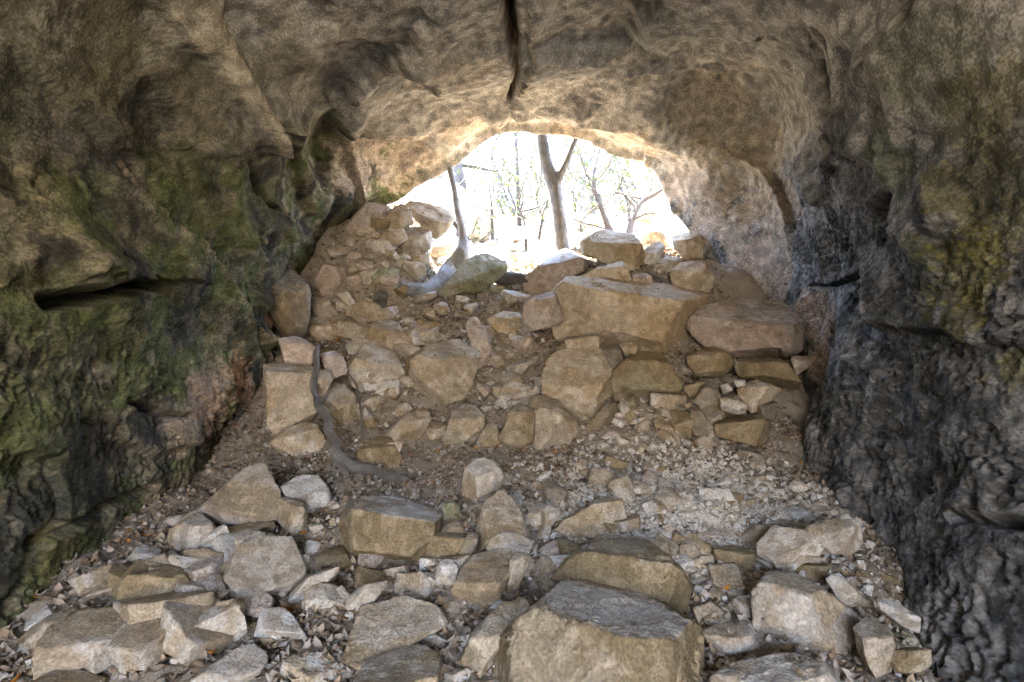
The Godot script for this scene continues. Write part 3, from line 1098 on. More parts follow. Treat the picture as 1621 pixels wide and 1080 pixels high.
func _boulders() -> void:
	# parts of the cave itself
	boulder("block", "overhanging_block", "dark", [[-30,-30],[88,-30],[92,4],[80,36],[30,22],[-30,0]], {"d": 2.9, "t": 0.4, "ridge": 0.1}, ceiling)

	# the wall of fallen blocks under the mouth
	boulder("long flat-topped slab lying level across the rock fall below the forked tree", "boulder", "tan", [[876,469],[907,441],[993,447],[1059,455],[1116,463],[1106,491],[1084,528],[1074,560],[1007,554],[944,537],[890,534],[880,491]], {"d": 5.75, "t": 0.85, "ridge": 0.2, "chips": 3, "amp": 0.03})
	boulder("broad pinkish slab with a mossy right end wedged against the right cave wall", "boulder", "red", [[1094,510],[1115,487],[1170,478],[1244,473],[1262,498],[1294,508],[1293,528],[1244,561],[1170,567],[1133,554],[1096,523]], {"d": 5.5, "t": 0.8, "ridge": 0.42, "chips": 3, "moss": 0.3})
	boulder("tan wedge-shaped boulder leaning on the long flat slab below the forked tree", "boulder", "red", [[824,473],[828,443],[870,406],[889,397],[926,413],[932,430],[893,456],[841,476]], {"ridge": 0.25})
	boulder("rounded pale boulder to the right of the forked tree's foot", "boulder", "tan", [[918,389],[948,366],[1011,370],[1020,402],[1018,428],[1002,436],[963,412],[922,399]], {"ridge": 0.3, "moss": 0.2})
	boulder("low stone with a green patch lying on top of the long flat slab", "rock", "tan", [[915,439],[948,424],[981,415],[996,428],[994,445],[956,449],[918,443]], {"d": 6.35, "ridge": 0.3, "moss": 0.35})
	boulder("small flat stone peeping out behind the green-patched stone on the slab", "rock", "red", [[946,420],[960,409],[978,408],[987,420],[970,428]], {})
	boulder("block with a pale sloping top on the right end of the long flat slab", "boulder", "tan", [[1059,439],[1074,413],[1107,410],[1130,432],[1122,465],[1112,470],[1063,453]], {"d": 6.2, "ridge": 0.5})
	boulder("small reddish stone between two blocks on top of the long flat slab", "rock", "red", [[1000,437],[1015,432],[1030,437],[1032,451],[1002,451]], {"d": 6.35})
	boulder("upright grey-topped boulder against the right jamb of the cave mouth", "boulder", "pale", [[1060,372],[1079,359],[1096,360],[1117,389],[1116,416],[1088,412],[1069,394]], {"ridge": 0.35})
	boulder("pale lopsided stone next to the rounded boulder at the mouth", "rock", "white", [[1018,397],[1034,385],[1050,381],[1049,403],[1032,426],[1019,424]], {"ridge": 0.5})
	boulder("flat white stone below the upright boulder of the right jamb", "rock", "white", [[1031,423],[1047,408],[1080,408],[1064,428],[1037,434]], {"ridge": 0.6})
	boulder("grey-green boulder half hidden behind the stones of the right jamb", "rock", "white", [[1014,372],[1031,355],[1050,371],[1058,392],[1018,396]], {"moss": 0.2})
	boulder("small grey rock showing over the rounded boulder by the tree", "rock", "white", [[942,370],[960,355],[977,366],[975,378],[942,380]], {})
	boulder("white rock at the right foot of the forked tree", "rock", "white", [[899,374],[918,368],[934,379],[928,393],[902,394]], {})
	boulder("brown block under the left end of the long flat slab", "rock", "red", [[828,482],[874,462],[889,500],[887,512],[833,526],[827,510]], {"d": 5.75, "ridge": 0.2})
	boulder("loose tan block lying alone left of the long slab", "rock", "tan", [[767,508],[804,491],[822,495],[828,517],[808,531],[781,527]], {"ridge": 0.35})
	boulder("big rough-faced boulder with a pale crumbling top in the middle of the rock wall", "boulder", "tan", [[863,580],[874,559],[922,549],[948,556],[964,580],[965,621],[943,673],[922,676],[878,649],[861,617]], {"d": 4.95, "t": 0.62, "ridge": 0.5, "amp": 0.05})
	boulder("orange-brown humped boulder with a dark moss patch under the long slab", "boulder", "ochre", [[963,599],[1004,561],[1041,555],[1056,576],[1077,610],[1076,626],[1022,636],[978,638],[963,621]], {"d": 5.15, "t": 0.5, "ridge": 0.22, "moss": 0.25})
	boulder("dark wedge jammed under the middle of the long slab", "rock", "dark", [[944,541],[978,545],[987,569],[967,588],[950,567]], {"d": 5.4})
	boulder("small angular chip wedged below the long slab", "rock", "tan", [[979,545],[1009,541],[1011,560],[991,569]], {"d": 5.45})
	boulder("squared stone propping the left corner of the long slab", "rock", "tan", [[896,532],[945,532],[946,555],[897,555]], {"d": 5.45, "ridge": 0.2})
	boulder("brown four-sided block standing on its point at the foot of the rock wall", "boulder", "tan", [[838,636],[870,626],[917,676],[895,697],[865,726],[838,723],[839,669]], {"d": 4.7, "ridge": 0.25})
	boulder("pointed orange block at the foot of the rock wall, beside the four-sided brown one", "rock", "ochre", [[788,698],[811,645],[830,632],[845,654],[843,697],[822,710]], {"d": 4.65, "ridge": 0.3})
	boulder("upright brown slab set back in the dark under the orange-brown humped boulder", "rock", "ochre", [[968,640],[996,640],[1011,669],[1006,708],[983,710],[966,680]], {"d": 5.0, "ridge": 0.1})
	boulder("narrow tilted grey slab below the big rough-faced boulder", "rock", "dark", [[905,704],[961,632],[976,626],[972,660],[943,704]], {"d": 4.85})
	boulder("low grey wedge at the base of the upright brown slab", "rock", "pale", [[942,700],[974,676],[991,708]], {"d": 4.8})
	boulder("tan stone sloping down onto the upper edge of the gravel", "rock", "tan", [[1033,661],[1052,656],[1086,682],[1089,708],[1067,704],[1037,682]], {"ridge": 0.5})
	boulder("long thin stone at the upper edge of the gravel", "rock", "tan", [[1002,715],[1037,695],[1043,708],[1011,723]], {"ridge": 0.5})
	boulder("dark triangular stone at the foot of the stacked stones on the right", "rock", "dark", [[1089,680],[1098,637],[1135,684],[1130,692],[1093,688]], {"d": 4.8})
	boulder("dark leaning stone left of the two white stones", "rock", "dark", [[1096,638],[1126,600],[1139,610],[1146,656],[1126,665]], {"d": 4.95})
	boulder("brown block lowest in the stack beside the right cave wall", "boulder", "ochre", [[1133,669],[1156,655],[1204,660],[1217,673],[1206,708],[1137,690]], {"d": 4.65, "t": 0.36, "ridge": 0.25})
	boulder("brown slab with a thin bright top edge in the stack beside the right wall", "boulder", "ochre", [[1157,580],[1200,566],[1244,575],[1265,602],[1258,615],[1207,608],[1163,593]], {"d": 5.05, "t": 0.45, "ridge": 0.2})
	boulder("grey-brown block in the middle of the stack beside the right wall", "rock", "tan", [[1168,617],[1189,600],[1232,617],[1209,643],[1193,656],[1172,641]], {"d": 4.85})
	boulder("larger of the clean white stones set in the stack beside the right wall", "rock", "white", [[1141,632],[1163,624],[1185,647],[1174,656],[1144,650]], {"d": 4.75})
	boulder("clean white pointed stone above the larger white one in the stack", "rock", "white", [[1139,611],[1152,606],[1160,617],[1144,625]], {"d": 4.8})
	boulder("smallest flat white stone tucked under the bright-edged brown slab", "rock", "white", [[1159,604],[1178,600],[1181,610],[1165,614]], {"d": 4.82})
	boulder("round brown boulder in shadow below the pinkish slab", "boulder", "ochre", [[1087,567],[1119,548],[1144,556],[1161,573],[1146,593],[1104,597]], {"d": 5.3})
	boulder("orange chip in the hollow below the round brown boulder", "rock", "ochre", [[1079,615],[1104,601],[1120,606],[1096,630]], {"d": 5.1})
	boulder("reddish stone wedged between the pinkish slab and the right wall", "rock", "red", [[1252,565],[1281,563],[1286,576],[1261,593]], {"d": 5.2})
	boulder("dull brown stone in the hollow right of the humped boulder", "rock", "dark", [[1054,647],[1081,637],[1087,658],[1059,663]], {"d": 5.0})
	boulder("dark foot stone at the corner of the gravel and the right wall", "rock", "dark", [[1168,710],[1200,711],[1213,735],[1172,733]], {"d": 4.6})
	boulder("olive stone between the stack and the right wall", "rock", "dark", [[1196,643],[1228,634],[1226,667],[1202,665]], {"d": 4.85, "moss": 0.3})

	# the middle of the slope
	boulder("large brown boulder with a split face in the middle of the leafy slope", "boulder", "tan", [[641,576],[674,554],[715,537],[744,543],[758,573],[745,606],[720,640],[700,655],[676,626],[650,603]], {"ridge": 0.3, "t": 0.5})
	boulder("grey rounded block with a scarred white top left of the large brown boulder", "boulder", "pale", [[552,580],[578,546],[600,543],[626,567],[638,591],[608,618],[578,629],[559,608]], {"ridge": 0.4})
	boulder("tan block resting above the grey rounded block", "boulder", "tan", [[580,538],[593,507],[619,505],[642,528],[655,550],[638,566],[607,556]], {"ridge": 0.35})
	boulder("small reddish block above the large brown boulder", "rock", "red", [[645,513],[667,509],[681,532],[659,546],[649,533]], {})
	boulder("sloping pinkish slab behind the large brown boulder", "rock", "red", [[734,506],[763,505],[782,561],[765,574],[744,544]], {"ridge": 0.5})
	boulder("pale leaning block beside the crooked driftwood branch", "boulder", "pale", [[501,632],[526,605],[557,621],[568,661],[549,688],[522,670]], {"ridge": 0.45})
	boulder("wide rough block built against the foot of the left cave wall", "boulder", "tan", [[422,582],[456,577],[511,587],[521,599],[490,665],[448,689],[424,678],[429,621]], {"d": 4.8, "t": 0.5, "pit": 0.006, "ridge": 0.12})
	boulder("pink-topped stone on the wide rough block by the left wall", "rock", "red", [[443,538],[474,533],[501,554],[490,581],[454,576]], {"d": 5.15, "ridge": 0.3})
	boulder("flat pinkish stone behind the upper end of the driftwood branch", "rock", "red", [[506,562],[537,555],[549,588],[522,601]], {"d": 5.15, "ridge": 0.25})
	boulder("clean cream boulder below the wide rough block, left of the driftwood branch", "boulder", "pale", [[429,701],[470,664],[501,676],[514,702],[490,733],[448,718]], {"ridge": 0.4})
	boulder("small tan block between the grey rounded block and the thin upright stick", "rock", "tan", [[571,640],[600,623],[614,650],[594,661],[576,654]], {"ridge": 0.3})
	boulder("long tan stone pointing up the slope above the driftwood's lower end", "rock", "tan", [[613,688],[637,660],[674,642],[685,654],[669,688],[637,712]], {"ridge": 0.4})
	boulder("brown stone with a bright ridge touching the driftwood's lower end", "rock", "ochre", [[564,718],[600,690],[616,694],[634,721],[627,745],[585,738]], {"ridge": 0.35})
	boulder("little round stone between the long tan stone and the moss-streaked block", "rock", "tan", [[669,669],[704,670],[708,692],[689,702],[671,688]], {})
	boulder("moss-streaked pale block below the large brown boulder", "boulder", "pale", [[703,696],[722,642],[744,640],[771,665],[749,700],[722,714]], {"ridge": 0.35, "moss": 0.4})
	boulder("small tan stone between the moss-streaked block and the pointed orange block", "rock", "tan", [[755,696],[770,668],[786,676],[791,703],[767,710]], {})
	boulder("grey stone half buried in leaves above the pointed orange block", "rock", "white", [[780,637],[804,616],[830,618],[841,640],[804,656]], {"ridge": 0.5})
	boulder("slim white stone against the left side of the big rough-faced boulder", "rock", "white", [[836,622],[859,598],[864,617],[844,633]], {})
	boulder("green mossy slab lying beside the gnarled root below the mouth", "boulder", "moss", [[688,470],[748,406],[774,401],[808,428],[802,440],[756,459],[722,477],[696,480]], {"ridge": 0.65, "moss": 0.5, "t": 0.5})
	boulder("red-brown upright stone at the left side of the mouth", "boulder", "red", [[499,444],[511,416],[541,416],[551,447],[545,463],[511,467]], {"ridge": 0.1})
	boulder("flat pink slab leaning beside the red-brown upright stone", "rock", "red", [[545,408],[557,409],[571,436],[563,443]], {"ridge": 0.1})
	boulder("cream stone with a cracked top below the red-brown upright stone", "rock", "pale", [[506,488],[522,464],[548,468],[555,488],[530,501]], {"ridge": 0.4})
	boulder("small cream cube left of the cracked-top cream stone", "rock", "pale", [[486,481],[500,464],[516,476],[501,498]], {"ridge": 0.3})
	boulder("rounded cream stone beside the reddish pillar of the left wall", "boulder", "pale", [[482,522],[496,498],[522,509],[534,532],[511,543]], {"ridge": 0.4})
	boulder("reddish pillar of rock standing against the left cave wall", "boulder", "dark", [[425,442],[452,428],[474,428],[488,461],[486,529],[455,538],[425,505]], {"d": 5.6, "t": 0.6, "pit": 0.012, "ridge": 0.3, "amp": 0.06})
	boulder("grey block with moss at the left edge of the leaf-covered slope", "rock", "moss", [[586,440],[611,414],[632,428],[620,451],[593,458]], {"ridge": 0.35, "moss": 0.3})
	boulder("squared grey stone touching the mossy grey block", "rock", "pale", [[569,433],[597,420],[594,448],[578,456]], {})
	boulder("half-buried flat stone below the mossy grey block", "rock", "pale", [[530,503],[567,498],[571,518],[541,523]], {"ridge": 0.6})
	boulder("cobble in the leaves below the gnarled root", "rock", "tan", [[684,485],[704,477],[712,495],[693,502]], {})
	boulder("flat stone at the right end of the green mossy slab", "rock", "moss", [[773,455],[807,449],[801,462],[778,465]], {})
	boulder("mossy stub of stone left of the dark wooden stump", "rock", "moss", [[569,477],[585,464],[594,487],[581,497]], {"moss": 0.4})

	# the pile under the left side of the arch
	boulder("pink boulder tucked under the left end of the arch", "boulder", "red", [[538,369],[577,325],[615,318],[612,338],[578,376],[551,379]], {"d": 6.75, "ridge": 0.15})
	boulder("round pale boulder second in the row under the arch", "boulder", "pale", [[600,357],[629,321],[648,330],[653,353],[625,370]], {"d": 6.80, "ridge": 0.3})
	boulder("big tan boulder under the arch behind the twisted trunk", "boulder", "tan", [[638,320],[681,324],[716,341],[710,368],[688,378],[660,354]], {"d": 6.95, "ridge": 0.5})
	boulder("sun-spotted white boulder left of the twisted trunk", "boulder", "white", [[635,368],[655,358],[678,364],[685,386],[667,406],[639,404]], {"d": 6.75, "ridge": 0.3})
	boulder("tall standing stone with an undercut base outside the mouth", "boulder", "white", [[733,358],[747,303],[766,292],[782,315],[786,356],[783,390],[747,380]], {"ridge": 0.2, "t": 0.6})
	boulder("white stone beside the foot of the twisted trunk", "rock", "white", [[680,408],[689,380],[719,371],[716,402]], {"ridge": 0.5})
	boulder("grey-green stone below the sun-spotted white boulder", "rock", "moss", [[635,415],[662,410],[673,425],[655,431],[641,429]], {"ridge": 0.5})
	boulder("small mossy stone under the sun-spotted white boulder", "rock", "moss", [[619,402],[639,400],[644,415],[630,423]], {})
	var red_pile := [[[545,384],[560,372],[578,378],[572,394],[552,398]], [[575,386],[590,374],[604,382],[598,396],[580,398]], [[600,374],[618,370],[628,382],[614,392],[602,388]], [[548,402],[566,396],[580,404],[570,416],[552,414]], [[580,402],[600,398],[612,406],[602,416],[584,416]], [[606,396],[622,390],[636,398],[630,410],[612,410]], [[532,392],[546,388],[552,402],[540,410]], [[560,418],[590,416],[604,422],[590,430],[566,428]], [[622,372],[636,368],[640,382],[628,388]], [[548,366],[570,362],[576,372],[560,378]]]
	for q in red_pile:
		boulder("small reddish stone in the pile filling the gap under the left arch", "stone", "red", q, {"ridge": 0.2, "group": "reddish stones piled under the left arch"})

	# the foreground, left
	boulder("large flat pale rock tilted against the gravel near the left wall", "boulder", "pale", [[319,806],[370,774],[396,738],[422,731],[440,743],[436,821],[419,845],[393,832],[348,830]], {"ridge": 0.85, "d": 3.45, "t": 0.5, "amp": 0.03})
	boulder("tan underlying piece below the large flat pale rock", "rock", "tan", [[345,838],[400,826],[434,822],[428,845],[389,860],[374,873],[346,856]], {"d": 3.42})
	boulder("rounded grey boulder between the left wall and the flat pale rock", "boulder", "pale", [[266,843],[315,809],[338,824],[342,850],[322,878],[274,880],[264,861]], {"ridge": 0.35, "pit": 0.004})
	boulder("bluish white boulder right of the flat pale rock", "boulder", "white", [[447,773],[481,749],[515,753],[521,806],[508,819],[467,808]], {"ridge": 0.6})
	boulder("squat grey block under the bluish white boulder", "rock", "tan", [[440,823],[443,790],[474,790],[488,824],[486,849],[459,847]], {"ridge": 0.2})
	boulder("big smooth cream boulder with white veins, leaning up the slope on the left", "boulder", "pale", [[359,917],[389,857],[441,840],[490,852],[475,917],[444,949],[400,965],[387,939]], {"ridge": 0.8, "t": 0.4, "amp": 0.03})
	boulder("cream wedge with a bright top lying against the brown boulder on the left", "boulder", "pale", [[264,882],[311,877],[347,891],[332,917],[335,937],[319,939],[293,923],[273,908]], {"ridge": 0.6, "d": 2.92})
	boulder("brown boulder with white lichen on its crest near the left wall", "boulder", "ochre", [[180,932],[222,890],[267,886],[276,910],[309,937],[281,951],[237,956],[204,975]], {"ridge": 0.3})
	boulder("honeycombed brown boulder full of small holes in the left foreground", "boulder", "ochre", [[199,1026],[206,965],[281,942],[352,929],[373,947],[356,965],[270,990],[252,1020],[238,1056]], {"ridge": 0.5, "pit": 0.014, "d": 2.62})
	boulder("square-faced cream boulder in front of the honeycombed one", "boulder", "pale", [[247,1026],[251,980],[274,971],[356,955],[405,972],[407,996],[333,1049],[267,1071],[255,1056]], {"ridge": 0.38, "d": 2.42})
	boulder("cream boulder with a sloping cracked top in front of the square-faced one", "boulder", "pale", [[280,1090],[333,1054],[389,1016],[411,1009],[422,1032],[417,1066],[400,1102],[300,1112]], {"ridge": 0.6, "d": 2.25})
	boulder("low speckled boulder lying in the leaves by the left wall", "boulder", "ochre", [[77,1023],[111,975],[156,957],[182,973],[206,1000],[176,1026],[141,1041]], {"ridge": 0.45})
	boulder("long thin stone beside the left wall", "rock", "tan", [[104,967],[141,936],[170,918],[185,932],[176,945],[126,960]], {"ridge": 0.5})
	boulder("pale bluish stone at the foot of the left wall", "rock", "white", [[-8,1023],[37,1003],[60,1008],[57,1025],[26,1043],[-8,1045]], {"ridge": 0.7})
	boulder("small white-capped stone above the lichen-crested brown boulder", "rock", "white", [[190,897],[219,864],[241,862],[254,873],[250,886],[219,899]], {"ridge": 0.4})
	boulder("rubbly stone left of the white-capped one", "rock", "pale", [[158,911],[178,903],[206,901],[202,919],[185,934]], {})
	boulder("sliver of tan stone between the cream wedge and the smooth cream boulder", "rock", "tan", [[329,919],[356,890],[376,886],[369,912],[344,930]], {"ridge": 0.6})
	boulder("crumbly pale slab in the litter right of the square-faced boulder", "boulder", "white", [[406,1004],[419,965],[452,960],[487,1011],[482,1024],[444,1012]], {"ridge": 0.7})
	boulder("pale pinkish boulder at the bottom between the cream boulder and the cracked slab", "boulder", "pale", [[440,1085],[443,1054],[474,1035],[507,1031],[532,1050],[534,1088],[445,1105]], {"ridge": 0.6, "d": 2.25})
	boulder("dark brown boulder under the honeycombed one", "boulder", "dark", [[171,1056],[200,1027],[232,1056],[232,1094],[173,1090]], {"d": 2.42})
	boulder("brown half-buried stone below the squat grey block", "rock", "ochre", [[492,901],[515,868],[541,866],[556,896],[526,908]], {"ridge": 0.4})
	boulder("small stone leaning on the wall side of the rounded grey boulder", "rock", "tan", [[236,860],[256,838],[261,856],[244,864]], {})
	boulder("small bluish stone on top of the rounded grey boulder", "rock", "white", [[258,826],[274,814],[291,817],[278,836]], {"d": 3.6})

	# the foreground, middle
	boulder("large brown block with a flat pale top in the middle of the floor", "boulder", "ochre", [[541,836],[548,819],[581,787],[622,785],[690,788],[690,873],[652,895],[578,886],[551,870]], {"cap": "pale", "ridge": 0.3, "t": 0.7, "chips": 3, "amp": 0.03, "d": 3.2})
	boulder("upright grey boulder in the leaves below the rock wall", "boulder", "pale", [[734,750],[741,729],[770,725],[790,742],[792,765],[771,789],[748,801],[734,781]], {"ridge": 0.4})
	boulder("long pale boulder pointing up the slope right of the large brown block", "boulder", "tan", [[755,860],[762,810],[789,773],[807,783],[834,828],[845,858],[819,875],[751,884]], {"ridge": 0.8, "d": 3.2, "t": 0.55})
	boulder("pale boulder end to end below the long pale one", "boulder", "tan", [[718,932],[744,884],[807,870],[820,880],[801,924],[786,950],[768,972],[726,956]], {"ridge": 0.6, "d": 2.75, "t": 0.45})
	boulder("narrow tan stone on the right side of the two end-to-end pale boulders", "rock", "tan", [[805,934],[806,887],[826,872],[838,887],[820,930]], {"d": 2.85})
	boulder("long tilted boulder with a green tip, leaning beside the great foreground boulder", "boulder", "tan", [[718,1060],[748,1006],[796,958],[819,944],[851,961],[812,1001],[790,1038],[758,1084],[729,1078]], {"ridge": 0.5, "d": 2.35, "moss": 0.15})
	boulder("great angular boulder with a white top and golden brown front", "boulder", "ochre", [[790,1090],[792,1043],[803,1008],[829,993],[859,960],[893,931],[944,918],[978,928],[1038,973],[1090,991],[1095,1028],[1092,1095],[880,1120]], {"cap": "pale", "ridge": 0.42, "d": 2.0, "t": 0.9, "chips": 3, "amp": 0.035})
	boulder("dark-sided boulder humped behind the great angular one", "boulder", "ochre", [[886,917],[907,890],[963,868],[993,849],[1022,860],[1071,899],[1112,954],[1108,965],[1078,978],[1030,949],[978,928]], {"ridge": 0.35, "d": 2.6, "t": 0.8})
	boulder("triangular tan boulder lying on the leaves above the dark-sided one", "boulder", "tan", [[873,849],[896,823],[963,785],[979,791],[991,845],[948,860],[881,863]], {"ridge": 0.2})
	boulder("pair-like pale stone left of the triangular tan boulder", "rock", "pale", [[830,821],[844,802],[858,806],[860,828],[845,840]], {"ridge": 0.4})
	boulder("slanted pale stone touching the triangular tan boulder", "rock", "pale", [[856,812],[866,798],[882,806],[886,814],[864,845],[853,842]], {"ridge": 0.4})
	boulder("dark rough stone in the leaves above the triangular tan boulder", "rock", "dark", [[858,766],[874,759],[903,787],[890,804],[862,788]], {"ridge": 0.4})
	boulder("pale rough stone at the left edge of the gravel", "rock", "pale", [[962,766],[993,753],[1007,791],[1000,801],[973,786]], {"ridge": 0.5})
	boulder("cream stone just inside the left edge of the gravel", "rock", "pale", [[999,760],[1022,764],[1032,782],[1022,792],[1004,788]], {"ridge": 0.5})
	boulder("rounded pale stone in the middle of the gravel", "rock", "pale", [[1034,781],[1059,770],[1084,795],[1075,809],[1043,801]], {"ridge": 0.5})
	boulder("cracked tan slab at the lower centre with a gap below it", "boulder", "tan", [[534,1062],[547,1032],[562,995],[574,964],[656,940],[697,961],[702,989],[667,1008],[622,1015],[585,1038],[557,1068]], {"ridge": 0.8, "d": 2.4, "t": 0.5, "amp": 0.035})
	boulder("tan slab at the very bottom below the cracked one", "boulder", "tan", [[557,1088],[577,1054],[641,1023],[667,1020],[694,1031],[698,1061],[696,1102],[560,1104]], {"ridge": 0.75, "d": 2.1, "t": 0.45})
	boulder("white pitted stone left of the pale end-to-end boulders", "rock", "white", [[690,904],[704,883],[723,895],[720,926],[707,939],[690,926]], {"ridge": 0.3, "pit": 0.004})
	boulder("wedge-shaped tan stone right of the large brown block", "rock", "tan", [[688,848],[719,822],[736,836],[734,849],[704,862]], {"ridge": 0.4})
	boulder("small upright olive stone at the corner of the large brown block", "rock", "moss", [[699,803],[711,788],[727,802],[727,823],[707,826]], {})
	boulder("thin dark stone between the wedge and the long pale boulder", "rock", "dark", [[719,882],[744,842],[757,847],[753,875],[737,897]], {})
	boulder("flat tan stone in the litter left of the cracked slab", "rock", "tan", [[505,1018],[544,1025],[542,1041],[520,1041]], {"ridge": 0.5})
	boulder("small round stone below the squat grey block", "rock", "pale", [[488,833],[507,827],[512,840],[496,849]], {})
	boulder("grey stone beside the smooth cream boulder's upper corner", "rock", "white", [[481,884],[486,854],[506,861],[501,886]], {"ridge": 0.4})

	# the foreground, right
	boulder("pale block with a smooth sloping top in the lower gravel", "boulder", "pale", [[1199,874],[1197,828],[1244,831],[1278,846],[1304,869],[1297,882],[1252,910]], {"ridge": 0.6, "d": 3.05})
	boulder("grey boulder with a dark right face next to the right wall", "boulder", "pale", [[1275,837],[1317,820],[1347,816],[1364,839],[1362,863],[1339,884],[1302,863],[1279,852]], {"ridge": 0.4, "d": 3.1})
	boulder("great many-faced cream boulder in the right foreground", "boulder", "pale", [[1198,940],[1232,905],[1247,909],[1284,927],[1332,960],[1355,976],[1367,1038],[1339,1047],[1261,1038],[1228,1026],[1200,1001]], {"ridge": 0.4, "t": 0.55, "chips": 4, "d": 2.4})
	boulder("angular cream stone left of the many-faced boulder", "boulder", "pale", [[1109,1003],[1150,983],[1184,994],[1201,1028],[1188,1045],[1147,1053],[1123,1026]], {"ridge": 0.45})
	boulder("broad pale boulder at the bottom below the many-faced one", "boulder", "pale", [[1135,1072],[1180,1042],[1221,1027],[1265,1044],[1317,1057],[1334,1088],[1300,1112],[1140,1106]], {"ridge": 0.7, "d": 2.1})
	boulder("upright white-patched boulder right of the many-faced one", "boulder", "tan", [[1351,973],[1391,975],[1411,1002],[1418,1024],[1407,1063],[1387,1073],[1364,1041]], {"ridge": 0.4, "d": 2.35})
	boulder("white boulder behind the many-faced one, near the right wall", "boulder", "white", [[1301,921],[1321,905],[1358,935],[1378,954],[1336,963]], {"ridge": 0.5, "d": 2.7})
	boulder("long white stone sloping down along the right wall", "rock", "white", [[1375,951],[1406,946],[1455,979],[1452,997],[1406,983]], {"ridge": 0.5, "d": 2.5})
	boulder("greenish stone with a white edge near the right wall", "rock", "moss", [[1412,996],[1443,1001],[1460,1028],[1445,1038],[1416,1023]], {"ridge": 0.4})
	boulder("small brown stone in the gap under the right wall", "rock", "ochre", [[1390,903],[1410,905],[1428,928],[1408,934],[1388,919]], {"ridge": 0.4})
	boulder("dark brown boulder below the greenish stone by the right wall", "boulder", "ochre", [[1412,1030],[1475,1022],[1472,1052],[1445,1067],[1412,1062]], {"d": 2.3})
	boulder("brown boulder in the shadow behind the white one", "rock", "ochre", [[1258,904],[1287,886],[1315,894],[1304,919],[1271,921]], {})
	boulder("grey wedge above the sloping-topped block in the gravel", "rock", "white", [[1238,813],[1258,799],[1290,819],[1277,830],[1242,825]], {"ridge": 0.4})
	boulder("tan stone under the grey wedge in the gravel", "rock", "tan", [[1223,825],[1243,816],[1267,832],[1250,839]], {"ridge": 0.4})
	boulder("rubbly stone at the right border of the gravel", "rock", "pale", [[1264,796],[1287,783],[1314,791],[1311,808],[1276,810]], {"ridge": 0.5})
	boulder("top stone of the gravel's right border, beside the pitted wall", "rock", "pale", [[1246,774],[1258,757],[1281,773],[1265,784]], {"ridge": 0.5})
	boulder("tan cobble above the upright white pebble", "rock", "tan", [[1079,851],[1095,842],[1125,865],[1122,889],[1081,875]], {"ridge": 0.5})
	for q in [[[1180,869],[1191,872],[1233,895],[1217,904],[1186,889]], [[1149,873],[1165,870],[1188,895],[1173,904]], [[1125,918],[1141,879],[1151,880],[1159,910],[1147,925]], [[1159,911],[1191,898],[1206,902],[1180,928]], [[1186,941],[1199,916],[1211,921],[1203,941]], [[1160,951],[1176,942],[1200,961],[1196,982],[1164,975]], [[1116,944],[1128,933],[1144,939],[1140,960],[1120,956]], [[1140,930],[1160,930],[1178,946],[1160,956]], [[1100,880],[1124,886],[1136,908],[1120,914]], [[1090,905],[1108,902],[1122,922],[1108,932]], [[1165,985],[1190,980],[1198,996],[1180,1002]]]:
		boulder("fist-sized pale stone below the gravel, between the humped and the many-faced boulders", "stone", "pale", q, {"ridge": 0.5, "group": "stones between the right foreground boulders"})

# ---------------------------------------------------------------- loose stones, sharing a few shapes
var pebbles: Array = []

